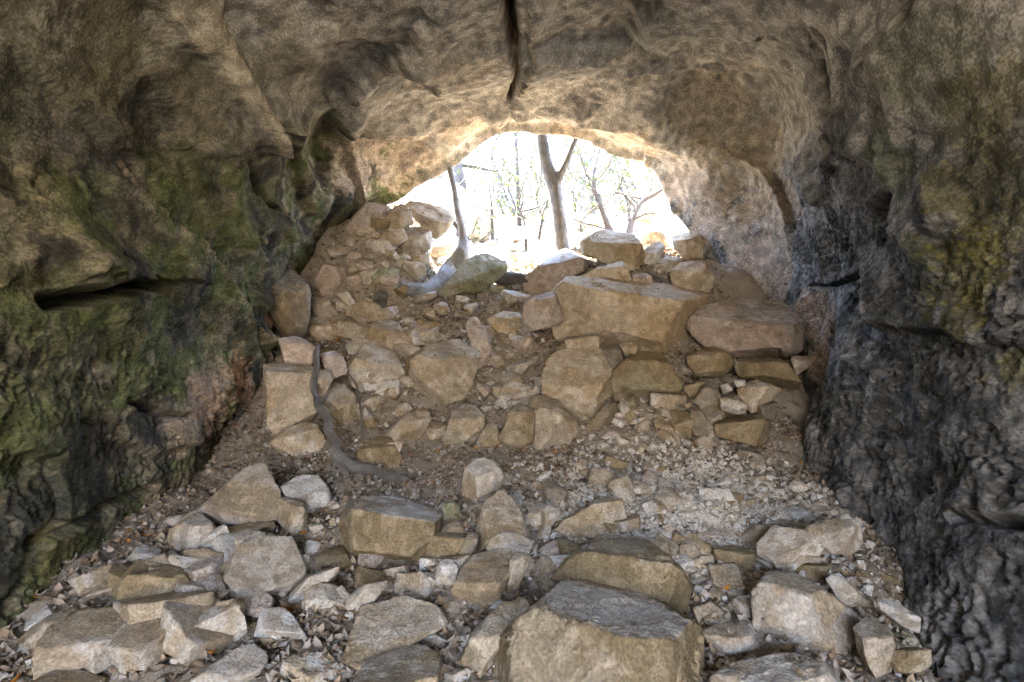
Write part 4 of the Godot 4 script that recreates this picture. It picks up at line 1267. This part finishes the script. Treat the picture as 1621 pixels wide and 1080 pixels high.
func _stones() -> void:
	var r := RandomNumberGenerator.new()
	r.seed = 31
	var tones := ["pale", "white", "tan", "pale", "red", "white", "tan", "pale", "ochre", "white", "pale", "tan"]
	for k in 12:
		var planes: Array = []
		for s in 7:
			var n := Vector3(r.randf_range(-1, 1), r.randf_range(-1, 1), r.randf_range(-1, 1)).normalized()
			planes.append(Plane(n, 0.5 * r.randf_range(0.62, 1.0) * (0.72 if absf(n.y) > 0.6 else 1.0)))
		for n: Vector3 in [Vector3.RIGHT, Vector3.LEFT, Vector3.UP, Vector3.DOWN, Vector3.BACK, Vector3.FORWARD]:
			planes.append(Plane(n, 0.52 if n.y == 0.0 else 0.36))
		pebbles.append(rock_mesh(planes, 0.11, 0.006, 0.035, 1.0, tones[k], r))
	# [centre x, centre distance, spread x, spread distance, count, smallest, largest, label, group]
	for z in [
		[1.2, 3.9, 0.95, 0.75, 140, 0.05, 0.17, "pale pebble in the gravel beside the dark pitted wall", "pebbles of the gravel patch", "pebble"],
		[0.0, 5.7, 1.9, 1.0, 125, 0.08, 0.32, "loose stone among the leaves of the rock slope", "loose stones of the slope", "cobble"],
		[-0.1, 3.05, 1.9, 0.65, 115, 0.06, 0.26, "loose stone in the leaf litter between the foreground boulders", "loose stones of the foreground", "cobble"],
		[1.35, 5.15, 0.6, 0.4, 34, 0.15, 0.34, "brown stone packed in the gaps of the rock wall beside the right cave wall", "stones packed into the right of the rock wall", "stone"],
		[-1.35, 5.9, 0.55, 0.8, 34, 0.13, 0.32, "stone packed between the blocks below the left side of the mouth", "stones packed below the left of the mouth", "stone"],
		[-1.75, 2.95, 0.6, 0.6, 42, 0.12, 0.32, "angular stone heaped along the foot of the left cave wall", "stones heaped along the left wall", "stone"],
		[-1.5, 6.7, 0.55, 0.5, 34, 0.12, 0.30, "stone of the heap under the left side of the arch", "stones heaped under the arch", "stone"],
		[0.4, 9.6, 2.6, 1.6, 34, 0.08, 0.30, "white stone lying on the sunlit ground outside the mouth", "stones on the sunlit ground", "stone"],
	]:
		for k in int(z[4]):
			var x: float = z[0] + r.randfn(0.0, 0.55) * z[2]
			var d: float = z[1] + r.randfn(0.0, 0.55) * z[3]
			if d < 7.0 and (x > 1.95 or x < -2.35):
				x = r.randf_range(-1.7, 1.9)
			var s: float = lerpf(z[5], z[6], pow(r.randf(), 1.7))
			var o := put(pebbles[r.randi_range(0, 11)], z[9], M.rock, Vector3(x, height(x, d) + s * 0.10, -d))
			o.scale = Vector3(s, s * r.randf_range(0.7, 1.0), s * r.randf_range(0.7, 1.0))
			o.rotation = Vector3(r.randf_range(-0.4, 0.4), r.randf_range(0, TAU), r.randf_range(-0.4, 0.4))
			tag(o, z[7], z[9], z[8])

# ---------------------------------------------------------------- wood
func tube(pts: Array, radii: Array, sides: int, seg: float, col_a: Color, col_b: Color, knobby: float, s: int, flat := 1.0) -> ArrayMesh:
	var cu := Curve3D.new()
	for i in pts.size():
		var p: Vector3 = pts[i]
		var tan := Vector3.ZERO
		if i > 0 and i < pts.size() - 1:
			tan = (pts[i + 1] - pts[i - 1]) * 0.18
		cu.add_point(p, -tan, tan)
	var length := cu.get_baked_length()
	var rings := maxi(3, int(length / seg))
	var marks: Array = [0.0]
	for i in range(1, pts.size()):
		marks.append(cu.get_closest_offset(pts[i]))
	var v := PackedVector3Array()
	var c := PackedColorArray()
	var uv := PackedVector2Array()
	var idx := PackedInt32Array()
	var side := Vector3(0.3, 0.1, 1.0)
	var off := Vector3(s * 3.7, s * 1.3, s * 2.1)
	for j in rings + 1:
		var o := length * j / rings
		var p := cu.sample_baked(o, true)
		var dir := (cu.sample_baked(minf(o + 0.02, length), true) - cu.sample_baked(maxf(o - 0.02, 0.0), true)).normalized()
		side = (side - dir * side.dot(dir)).normalized()
		var other := dir.cross(side)
		var k := 1
		while k < marks.size() - 1 and marks[k] < o:
			k += 1
		var t: float = clampf((o - marks[k - 1]) / maxf(marks[k] - marks[k - 1], 0.001), 0.0, 1.0)
		var rad: float = lerpf(radii[k - 1], radii[k], smoothstep(0.0, 1.0, t))
		if j == 0 or j == rings:
			rad *= 0.55
		for i in sides + 1:
			var a := TAU * i / sides
			var e := (side * cos(a) * flat + other * sin(a))
			var q := p + e * rad
			var lobes := n_mid.get_noise_3dv((off + e * rad * 2.2 + dir * o * 0.30))
			var bump := n_fine.get_noise_3dv((off + e * rad * 1.5 + p * 0.45))
			q += e * rad * knobby * (0.7 * lobes + 0.35 * bump)
			v.append(q)
			c.append(mixc(col_a, col_b, 0.5 + 0.8 * n_stain.get_noise_3dv((q + off) * 3.0)))
			uv.append(Vector2(float(i) / sides * 2.0, o * 2.2))
	var w := sides + 1
	for j in rings:
		for i in sides:
			var a := j * w + i
			idx.append_array([a, a + w, a + 1, a + 1, a + w, a + w + 1])
	for e in [0, rings]:
		var m := Vector3.ZERO
		for i in sides:
			m += v[e * w + i]
		v.append(m / sides)
		c.append(col_b)
		uv.append(Vector2(0.5, 0.5))
		for i in sides:
			if e == 0:
				idx.append_array([v.size() - 1, e * w + i, e * w + i + 1])
			else:
				idx.append_array([v.size() - 1, e * w + i + 1, e * w + i])
	var n := normals_of(v, idx)
	for j in rings + 1:      # close the seam
		var m := (n[j * w] + n[j * w + sides]).normalized()
		n[j * w] = m
		n[j * w + sides] = m
	if n[w * (rings / 2)].dot(v[w * (rings / 2)] - (v[w * (rings / 2)] + v[w * (rings / 2) + sides / 2]) * 0.5) < 0.0:
		for i in n.size():
			n[i] = -n[i]
		idx.reverse()
	return mesh_of(v, n, c, idx, uv)

func thing(called: String, label: String, category: String, where: Vector3, group := "") -> Node3D:
	var o := Node3D.new()
	o.name = numbered(called)
	add_child(o)
	o.position = where
	tag(o, label, category, group)
	return o

func limb(parent: Node3D, called: String, path: Array, sides: int, seg: float, a: Color, b: Color, knobby: float, s: int, flat := 1.0) -> MeshInstance3D:
	# path: [photo x, photo y, distance, radius]
	var pts: Array = []
	var rad: Array = []
	for q in path:
		pts.append(at(q[0], q[1], q[2]) - parent.position)
		rad.append(q[3])
	return put(tube(pts, rad, sides, seg, a, b, knobby, s, flat), called, M.bark, Vector3.ZERO, parent)

func on_ground(px: float, py: float) -> float:
	return ground_d(px, py)

func _wood() -> void:
	var ga := Color(0.21, 0.175, 0.14)
	var gb := Color(0.34, 0.30, 0.25)
	# crooked branch lying down the slope
	var t := thing("driftwood_branch", "long crooked bare branch lying down the slope beside the left wall", "branch", at(655, 767, 4.2))
	var wa := Color(0.20, 0.185, 0.165)
	var wb := Color(0.40, 0.38, 0.35)
	limb(t, "stem", [[505,545,5.05,0.013],[500,560,5.0,0.027],[501,582,4.93,0.024],[496,606,4.86,0.032],[500,628,4.78,0.027],[505,645,4.70,0.037],[519,664,4.6,0.032],[521,684,4.52,0.037],[531,700,4.46,0.035],[530,716,4.41,0.042],[548,731,4.34,0.037],[566,742,4.30,0.038],[590,745,4.28,0.032],[612,755,4.26,0.034],[636,758,4.24,0.026],[658,769,4.22,0.011]], 16, 0.014, wa, wb, 0.5, 1)
	limb(t, "side_branch", [[528,705,4.44,0.026],[531,720,4.39,0.030],[538,736,4.33,0.024],[548,748,4.30,0.012],[552,756,4.28,0.004]], 9, 0.015, wa, wb, 0.45, 2)
	limb(t, "side_branch", [[503,640,4.72,0.02],[512,634,4.7,0.014],[520,622,4.72,0.006]], 7, 0.015, wa, wb, 0.4, 12)
	# thin upright stick
	var d := on_ground(573, 702)
	t = thing("dry_stick", "thin grey stick leaning upright beside the crooked branch", "stick", at(573, 706, d))
	limb(t, "stem", [[548,588,d + 0.35,0.006],[563,610,d + 0.2,0.010],[569,640,d + 0.1,0.010],[572,675,d + 0.03,0.010],[575,706,d,0.008]], 7, 0.02, ga, gb, 0.2, 3)
	# weathered stump in the leaves
	d = on_ground(592, 510)
	t = thing("wood_stump", "dark weathered wedge of wood sticking up from the leaves", "stump", at(594, 510, d))
	limb(t, "stem", [[592,512,d,0.075],[598,490,d + 0.05,0.085],[602,474,d + 0.1,0.075],[608,461,d + 0.15,0.045]], 14, 0.02, Color(0.12, 0.11, 0.10), Color(0.24, 0.22, 0.20), 0.4, 4, 0.6)
	# dark log behind the wedge-shaped boulder
	t = thing("log", "dark log lying between the green mossy slab and the tan wedge boulder", "log", at(806, 452, 7.0))
	limb(t, "stem", [[780,443,7.1,0.04],[800,441,7.05,0.075],[822,441,7.0,0.07],[842,446,6.95,0.05]], 12, 0.03, Color(0.10, 0.085, 0.08), Color(0.18, 0.16, 0.15), 0.3, 5)
	t = thing("dry_stick", "broken stick lying between the blocks on top of the long flat slab", "stick", at(1040, 442, 6.4))
	limb(t, "stem", [[1024,429,6.55,0.012],[1040,438,6.45,0.02],[1062,450,6.3,0.014]], 8, 0.03, ga, gb, 0.2, 6)
	# twigs in the foreground litter
	var r := RandomNumberGenerator.new()
	r.seed = 77
	for k in 26:
		var px := r.randf_range(420.0, 1250.0)
		var py := r.randf_range(700.0, 1010.0)
		d = on_ground(px, py)
		var p := at(px, py, d)
		var a := r.randf_range(0.0, TAU)
		var len := r.randf_range(0.08, 0.24)
		var dir := Vector3(cos(a), 0, sin(a)) * len * 0.5
		var pts: Array = []
		for s in [-1.0, -0.3, 0.4, 1.0]:
			var q: Vector3 = p + dir * s + Vector3(r.randf_range(-0.01, 0.01), 0, r.randf_range(-0.01, 0.01))
			q.y = height(q.x, -q.z) + 0.012 + 0.012 * absf(s)
			pts.append(q - p)
		var o := put(tube(pts, [0.002, 0.0035, 0.0035, 0.0015], 6, 0.03, ga, gb, 0.1, 20 + k), "twig", M.bark, p)
		tag(o, "short dry twig lying in the leaf litter of the floor", "twig", "twigs in the litter")

# ---------------------------------------------------------------- outside
func leaf_mesh(curl: float, fold: float) -> ArrayMesh:
	# an oval leaf, 1 long, folded along the midrib and curled
	var v := PackedVector3Array()
	var idx := PackedInt32Array()
	for i in 5:
		var t := i / 4.0
		var w: float = [0.03, 0.24, 0.28, 0.18, 0.01][i]
		var y := curl * (t - 0.5) * (t - 0.5) * 2.0
		v.append(Vector3(-w, y + fold * w, t - 0.5))
		v.append(Vector3(0, y, t - 0.5))
		v.append(Vector3(w, y + fold * w * 0.8, t - 0.5))
	for i in 4:
		var a := i * 3
		idx.append_array([a, a + 3, a + 1, a + 1, a + 3, a + 4, a + 1, a + 4, a + 2, a + 2, a + 4, a + 5])
	return mesh_of(v, normals_of(v, idx), PackedColorArray(), idx)

func crown(parent: Node3D, spots: Array, count: int, spread: float, size: float, r: RandomNumberGenerator, a: Color, b: Color) -> void:
	var v := PackedVector3Array()
	var c := PackedColorArray()
	var idx := PackedInt32Array()
	for k in count:
		var at_spot: Vector3 = spots[r.randi_range(0, spots.size() - 1)]
		var p := at_spot + Vector3(r.randfn(), r.randfn(), r.randfn()) * spread
		var x := Vector3(r.randf_range(-1, 1), r.randf_range(-1, 1), r.randf_range(-1, 1)).normalized()
		var y := x.cross(Vector3(r.randf_range(-1, 1), r.randf_range(-1, 1), r.randf_range(-1, 1))).normalized()
		var s := size * r.randf_range(0.6, 1.3)
		var b0 := v.size()
		v.append_array([p - x * s, p + y * s * 0.32 - x * s * 0.1, p + x * s, p - y * s * 0.32 - x * s * 0.1])
		var col := mixc(a, b, r.randf())
		for q in 4:
			c.append(col)
		idx.append_array([b0, b0 + 1, b0 + 2, b0, b0 + 2, b0 + 3])
	put(mesh_of(v, normals_of(v, idx), c, idx), "crown", M.green, Vector3.ZERO, parent)

func wild_tree(label: String, path: Array, branches: int, leaves: int, s: int, group := "", pale := true) -> void:
	# a thin tree standing on the ground outside: path of [photo x, photo y, distance, radius] from the foot up
	var r := RandomNumberGenerator.new()
	r.seed = 500 + s
	var foot := at(path[0][0], path[0][1], path[0][2])
	foot.y = height(foot.x, -foot.z) - 0.05
	var t := thing("thin_tree", label, "tree", foot, group)
	var a := Color(0.11, 0.10, 0.085) if pale else Color(0.05, 0.04, 0.032)
	var b := Color(0.18, 0.165, 0.145) if pale else Color(0.09, 0.07, 0.055)
	var pts: Array = [Vector3.ZERO]
	var rad: Array = [path[0][3] * 1.25]
	for k in range(1, path.size()):
		pts.append(at(path[k][0], path[k][1], path[k][2]) - foot)
		rad.append(path[k][3])
	put(tube(pts, rad, 9, 0.08, a, b, 0.25, s), "trunk", M.bark, Vector3.ZERO, t)
	var spots: Array = []
	for k in branches:
		var i := r.randi_range(1, pts.size() - 1)
		var p: Vector3 = pts[i].lerp(pts[i - 1], r.randf())
		var dir := Vector3(r.randf_range(-1, 1), r.randf_range(-0.15, 0.8), r.randf_range(-0.7, 0.7)).normalized()
		var q: Array = [p]
		var rr: Array = [rad[i] * 0.45]
		var n := 5
		for e in n:
			dir = (dir + Vector3(r.randfn(), r.randfn() * 0.7 + 0.1, r.randfn()) * 0.32).normalized()
			p += dir * r.randf_range(0.14, 0.34)
			q.append(p)
			rr.append(rad[i] * 0.45 * (1.0 - (e + 1.0) / (n + 0.6)) + 0.002)
			if e > 0:
				spots.append(p)
		put(tube(q, rr, 6, 0.09, a, b, 0.2, s * 10 + k), "branch", M.bark, Vector3.ZERO, t)
	if leaves > 0 and not spots.is_empty():
		crown(t, spots, leaves, 0.13, 0.042, r, Color(0.03, 0.05, 0.008), Color(0.055, 0.08, 0.014))

func _outside() -> void:
	# the forked tree in the mouth
	var ta := Color(0.075, 0.07, 0.063)
	var tb := Color(0.15, 0.143, 0.13)
	var foot := at(890, 402, 8.15)
	foot.y = height(foot.x, 8.15) - 0.08
	var t := thing("forked_tree", "smooth grey tree with a forked trunk standing in the cave mouth", "tree", foot)
	limb(t, "trunk", [[892,412,8.15,0.131],[889,390,8.15,0.114],[884,350,8.15,0.107],[879,310,8.15,0.103],[874,285,8.15,0.103],[863,255,8.15,0.086],[857,215,8.15,0.079],[853,160,8.15,0.076],[848,80,8.2,0.069],[842,-60,8.3,0.055]], 18, 0.04, ta, tb, 0.22, 7)
	limb(t, "fork", [[877,300,8.15,0.069],[884,280,8.12,0.072],[894,260,8.1,0.062],[905,232,8.1,0.052],[914,210,8.1,0.048],[926,170,8.1,0.045],[945,90,8.0,0.041],[975,-40,8.0,0.034]], 14, 0.04, ta, tb, 0.2, 8)
	var r := RandomNumberGenerator.new()
	r.seed = 91
	var spots: Array = []
	for k in 10:
		var p := (at(845, -20, 8.2) if k % 2 == 0 else at(960, 10, 8.0)) - foot + Vector3(0, r.randf_range(-0.2, 0.6), 0)
		var q: Array = [p]
		var rr: Array = [0.045]
		var dir := Vector3(r.randf_range(-1, 1), r.randf_range(0.1, 0.8), r.randf_range(-1, 0.2)).normalized()
		for e in 5:
			dir = (dir + Vector3(r.randfn(), r.randfn() * 0.5, r.randfn()) * 0.3).normalized()
			p += dir * 0.4
			q.append(p)
			rr.append(0.04 * (1.0 - (e + 1) / 5.5))
			spots.append(p)
		put(tube(q, rr, 7, 0.12, ta, tb, 0.2, 60 + k), "branch", M.bark, Vector3.ZERO, t)
	crown(t, spots, 2600, 0.28, 0.035, r, Color(0.07, 0.11, 0.03), Color(0.16, 0.20, 0.05))
	# the twisted tree whose root runs down over the rocks
	foot = at(690, 462, 6.95)
	t = thing("twisted_tree", "twisted grey tree whose gnarled root snakes down over the rocks at the mouth", "tree", foot)
	var pa := Color(0.26, 0.25, 0.235)
	var pb := Color(0.42, 0.41, 0.385)
	limb(t, "trunk", [[728,398,7.35,0.056],[733,384,7.4,0.062],[731,362,7.45,0.054],[724,335,7.5,0.046],[719,300,7.6,0.042],[712,268,7.7,0.044],[706,240,7.8,0.040],[695,190,7.9,0.036],[680,100,8.0,0.032]], 14, 0.03, pa, pb, 0.32, 9)
	var run: Array = [[735,384,7.4,0.075]]
	for q in [[730,402,0.10],[716,425,0.115],[700,443,0.115],[682,456,0.10],[664,461,0.085],[646,457,0.07],[632,449,0.045]]:
		run.append([q[0], q[1], minf(ground_d(q[0], q[1] + 5.0), 7.4) - 0.10, q[2]])
	limb(t, "root", run, 18, 0.02, pa, pb, 0.6, 10)
	var rd := ground_d(684, 468) - 0.06
	limb(t, "root_branch", [[694,448,rd + 0.08,0.05],[688,460,rd,0.055],[682,469,rd,0.05],[670,473,rd,0.03]], 10, 0.02, pa, pb, 0.4, 11)
	spots = []
	for k in 6:
		var p := at(690, 150, 7.95) - foot + Vector3(0, r.randf_range(0.0, 0.7), 0)
		var q: Array = [p]
		var rr: Array = [0.03]
		var dir := Vector3(r.randf_range(-1, 0.6), r.randf_range(0.2, 0.8), r.randf_range(-1, 0.1)).normalized()
		for e in 4:
			dir = (dir + Vector3(r.randfn(), r.randfn() * 0.5, r.randfn()) * 0.3).normalized()
			p += dir * 0.35
			q.append(p)
			rr.append(0.025 * (1.0 - (e + 1) / 4.5))
			spots.append(p)
		put(tube(q, rr, 7, 0.12, ta, tb, 0.2, 80 + k), "branch", M.bark, Vector3.ZERO, t)
	crown(t, spots, 900, 0.25, 0.035, r, Color(0.07, 0.11, 0.03), Color(0.16, 0.20, 0.05))
	# the thicket behind
	wild_tree("thin straight tree clothed in leaves left of the forked tree", [[822,392,11.0,0.05],[820,320,11.0,0.045],[817,240,11.0,0.04],[812,150,11.0,0.035]], 9, 350, 1, "", false)
	wild_tree("pale straight trunk just right of the forked tree", [[922,372,12.0,0.10],[921,310,12.0,0.09],[920,240,12.0,0.085],[918,130,12.0,0.08]], 5, 160, 2)
	wild_tree("second pale trunk beside the straight one", [[936,372,12.6,0.10],[937,300,12.6,0.09],[940,230,12.6,0.08],[946,120,12.6,0.07]], 6, 200, 3)
	wild_tree("dark curving stem arching over to the right of the pale trunks", [[972,372,10.6,0.07],[955,340,10.5,0.05],[944,310,10.5,0.04],[938,280,10.5,0.035],[950,230,10.6,0.03]], 7, 260, 4, "", false)
	wild_tree("brown leaning stem by the right jamb of the mouth", [[990,365,10.2,0.07],[1005,335,10.2,0.055],[1022,315,10.2,0.045],[1048,300,10.1,0.035],[1075,270,10.0,0.03]], 8, 320, 5, "", false)
	wild_tree("bushy tree hung with bright green leaves at the right of the mouth", [[978,330,14.0,0.08],[985,280,14.0,0.07],[1000,230,14.0,0.06],[1010,150,14.0,0.05]], 16, 900, 6)
	wild_tree("dark bent sapling left of the leaf-clad tree, far up the bank", [[800,345,15.0,0.06],[790,290,15.0,0.05],[778,245,15.0,0.045],[795,205,15.0,0.035]], 8, 120, 7, "", false)
	wild_tree("leaning bare stem crossing behind the standing stone", [[838,362,12.5,0.06],[812,335,12.5,0.05],[796,300,12.5,0.04],[784,260,12.5,0.03]], 6, 160, 8, "", false)
	wild_tree("sparse leafy sapling beside the forked tree's fork", [[905,345,16.0,0.06],[903,280,16.0,0.05],[895,220,16.0,0.04],[890,150,16.0,0.03]], 12, 500, 9)
	wild_tree("reddish-barked tree behind the twisted trunk", [[735,350,11.0,0.13],[728,300,11.0,0.12],[722,260,11.0,0.11],[712,200,11.0,0.09]], 5, 120, 10, "", false)
	var k := 11
	for q in [[690,310,17.0],[760,300,19.0],[850,300,20.0],[960,300,18.0],[1030,290,17.0],[1070,300,15.0],[870,290,24.0],[800,280,25.0],[930,285,26.0],[1010,280,24.0]]:
		var x: float = q[0]
		wild_tree("pale slender tree of the sunlit thicket far behind the forked tree", [[x, q[1], q[2], 0.07], [x + r.randf_range(-20, 20), q[1] - 40.0, q[2], 0.055], [x + r.randf_range(-34, 34), q[1] - 80.0, q[2], 0.04], [x + r.randf_range(-50, 50), q[1] - 130.0, q[2], 0.025]], 14, 900, k, "slender trees of the far thicket")
		k += 1
	for q in 30:
		var x := r.randf_range(660.0, 1085.0)
		var d := r.randf_range(9.8, 15.0)
		var low := 540.0 - (profile(d) + 0.1) / d * F
		wild_tree("dry twiggy bush of the brush behind the forked tree", [[x, low, d, 0.028], [x + r.randf_range(-14, 14), low - 30.0, d, 0.022], [x + r.randf_range(-30, 30), low - 70.0, d, 0.016], [x + r.randf_range(-45, 45), low - 120.0, d, 0.010]], 11, 260, k, "bushes of the dry brush", false)
		k += 1
	# rocks on the bank outside
	boulder("large pale outcrop on the bank to the left of the standing stone", "boulder", "white", [[640,330],[668,290],[720,280],[740,300],[735,345],[660,350]], {"d": 9.6, "t": 1.0, "ridge": 0.5})
	boulder("orange-stained ledge on the bank near the right jamb", "boulder", "red", [[1030,318],[1060,290],[1100,285],[1110,320],[1050,330]], {"d": 11.5, "t": 1.0, "ridge": 0.6})
	boulder("big white boulder on the bank right of the thicket stems", "boulder", "white", [[1002,345],[1020,318],[1048,314],[1062,340],[1030,356]], {"d": 10.2, "t": 0.7, "ridge": 0.4})
	boulder("pale boulder among the stems left of the big white one", "boulder", "white", [[970,320],[985,300],[1008,300],[1014,325],[985,335]], {"d": 12.5, "t": 0.8})
	boulder("low white rock in the sun left of the forked tree", "boulder", "white", [[790,372],[806,360],[836,358],[850,368],[830,378]], {"d": 9.6, "t": 0.5, "ridge": 0.6})
	boulder("flat white rock at the foot of the bank behind the forked tree", "boulder", "white", [[900,352],[915,338],[940,340],[948,356],[920,362]], {"d": 10.6, "t": 0.5, "ridge": 0.6})
	# oaks added above the view so their crowns darken the thicket
	for q in [[-4.2, 13.5, 8.6], [-6.5, 12.5, 8.2], [5.8, 13.0, 8.4], [-2.2, 17.5, 11.0], [3.2, 18.5, 11.4], [-7.0, 19.0, 10.0], [8.5, 18.0, 10.0]]:
		shade_tree(q[0], q[1], q[2], r)
	# small green plant
	d_plant(at(995, 352, 9.3), "small bright green seedling growing among the rocks at the mouth", 26, r)
	d_plant(at(913, 330, 10.8), "spray of bright leaves beside the pale straight trunk", 18, r)

func shade_tree(x: float, d: float, top: float, r: RandomNumberGenerator) -> void:
	var foot := Vector3(x, height(x, d) - 0.1, -d)
	var t := thing("added_oak", "tall oak added on the bank so its crown shades the thicket", "tree", foot, "added oaks shading the bank")
	var a := Color(0.07, 0.06, 0.05)
	var b := Color(0.13, 0.115, 0.095)
	var head := Vector3(r.randf_range(-0.5, 0.5), EYE + top - foot.y, 0)
	put(tube([Vector3.ZERO, head * 0.35 + Vector3(0.15, 0, 0), head * 0.7, head], [0.2, 0.16, 0.13, 0.07], 10, 0.2, a, b, 0.2, 400 + int(d * 7.0)), "trunk", M.bark, Vector3.ZERO, t)
	var spots: Array = []
	for k in 9:
		var dir := Vector3(r.randf_range(-1, 1), r.randf_range(0.0, 0.6), r.randf_range(-1, 1)).normalized()
		var p := head * r.randf_range(0.72, 0.98)
		var q: Array = [p]
		for e in 4:
			dir = (dir + Vector3(r.randfn(), r.randfn() * 0.4, r.randfn()) * 0.25).normalized()
			p += dir * 0.62
			q.append(p)
			spots.append(p)
		put(tube(q, [0.07, 0.055, 0.04, 0.025, 0.01], 6, 0.2, a, b, 0.2, 420 + k), "branch", M.bark, Vector3.ZERO, t)
	crown(t, spots, 3400, 0.6, 0.12, r, Color(0.04, 0.065, 0.015), Color(0.09, 0.12, 0.025))

func d_plant(p: Vector3, label: String, leaves: int, r: RandomNumberGenerator) -> void:
	p.y = height(p.x, -p.z) - 0.02
	var t := thing("seedling", label, "plant", p)
	var spots: Array = []
	for k in 4:
		var e := Vector3(r.randf_range(-0.12, 0.12), r.randf_range(0.12, 0.26), r.randf_range(-0.1, 0.1))
		put(tube([Vector3.ZERO, e * 0.5 + Vector3(0, 0.03, 0), e], [0.006, 0.004, 0.002], 5, 0.04, Color(0.2, 0.22, 0.08), Color(0.25, 0.25, 0.1), 0.1, 300 + k), "stem", M.bark, Vector3.ZERO, t)
		spots.append(e)
		spots.append(e * 0.7)
	crown(t, spots, leaves, 0.04, 0.045, r, Color(0.10, 0.22, 0.03), Color(0.20, 0.36, 0.06))

# ---------------------------------------------------------------- litter
func scatter(called: String, mesh: Mesh, m: Material, xf: Array, cols: Array) -> void:
	var mm := MultiMesh.new()
	mm.transform_format = MultiMesh.TRANSFORM_3D
	mm.use_colors = true
	mm.mesh = mesh
	mm.instance_count = xf.size()
	for i in xf.size():
		mm.set_instance_transform(i, xf[i])
		mm.set_instance_color(i, cols[i])
	var o := MultiMeshInstance3D.new()
	o.name = numbered(called)
	o.multimesh = mm
	o.material_override = m
	add_child(o, true)
	o.set_meta("kind", "stuff")
	if called == "leaf_litter":
		o.set_meta("label", "dry brown and grey fallen leaves covering the cave floor")
		o.set_meta("category", "leaves")
	else:
		o.set_meta("label", "small pale gravel strewn over the cave floor")
		o.set_meta("category", "gravel")

func _litter() -> void:
	var r := RandomNumberGenerator.new()
	r.seed = 1234
	var leaf_tones := [Color(0.30, 0.25, 0.195), Color(0.22, 0.165, 0.11), Color(0.36, 0.315, 0.265), Color(0.13, 0.095, 0.06), Color(0.26, 0.205, 0.15), Color(0.33, 0.285, 0.235), Color(0.27, 0.20, 0.13)]
	var shapes := [leaf_mesh(0.5, 0.25), leaf_mesh(-0.35, -0.3), leaf_mesh(0.8, 0.5)]
	var xf := [[], [], []]
	var cs := [[], [], []]
	for k in 52000:
		var x := r.randf_range(-2.7, 2.5)
		var d := 2.0 + 6.2 * pow(r.randf(), 0.9)
		var grav := smoothstep(0.9, 0.4, absf(x - 1.25)) * smoothstep(0.95, 0.5, absf(d - 3.9))
		var dens := 0.80 + 0.9 * n_mid.get_noise_2d(x * 0.5, d * 0.5) - 0.62 * grav
		if r.randf() > dens:
			continue
		var s := r.randf_range(0.026, 0.062) * (1.15 if d < 3.2 else 1.0)
		var b := Basis.from_euler(Vector3(r.randfn() * 0.30, r.randf_range(0, TAU), r.randfn() * 0.30)).scaled_local(Vector3(s, s, s))
		var w := k % 3
		xf[w].append(Transform3D(b, Vector3(x, height(x, d) + 0.012 + r.randf() * 0.018, -d)))
		var c: Color = leaf_tones[r.randi_range(0, 6)]
		if r.randf() < 0.012:
			c = Color(0.42, 0.17, 0.03)
		var l := r.randf_range(0.75, 1.2)
		cs[w].append(Color(c.r * l, c.g * l, c.b * l))
	for q in litter_spots:
		if r.randf() < 0.5:
			var s := r.randf_range(0.02, 0.045)
			var b := Basis.from_euler(Vector3(r.randfn() * 0.15, r.randf_range(0, TAU), r.randfn() * 0.15)).scaled_local(Vector3(s, s, s))
			xf[0].append(Transform3D(b, q[0] + q[1] * 0.006))
			cs[0].append(leaf_tones[r.randi_range(0, 6)])
	for w in 3:
		scatter("leaf_litter", shapes[w], M.leaf, xf[w], cs[w])
	var gx := [[], [], []]
	var gc := [[], [], []]
	for k in 11000:
		var x := 0.0
		var d := 0.0
		var s := 0.0
		if k < 6500:
			x = 1.2 + r.randfn() * 0.5
			d = 3.85 + r.randfn() * 0.48
			s = lerpf(0.014, 0.06, pow(r.randf(), 2.0))
		else:
			x = r.randf_range(-2.2, 2.2)
			d = r.randf_range(2.0, 8.6)
			s = lerpf(0.010, 0.05, pow(r.randf(), 2.5))
		if absf(x) > 2.25 or d < 2.0:
			continue
		var b := Basis.from_euler(Vector3(r.randf_range(0, TAU), r.randf_range(0, TAU), r.randf_range(0, TAU))).scaled_local(Vector3(s, s * 0.8, s * 0.9))
		var w := k % 3
		gx[w].append(Transform3D(b, Vector3(x, height(x, d) + s * 0.25 + 0.006, -d)))
		var l := r.randf_range(0.8, 1.15)
		gc[w].append(Color(l, l, l))
	for w in 3:
		scatter("gravel", pebbles[w * 4 + 1], M.rock, gx[w], gc[w])
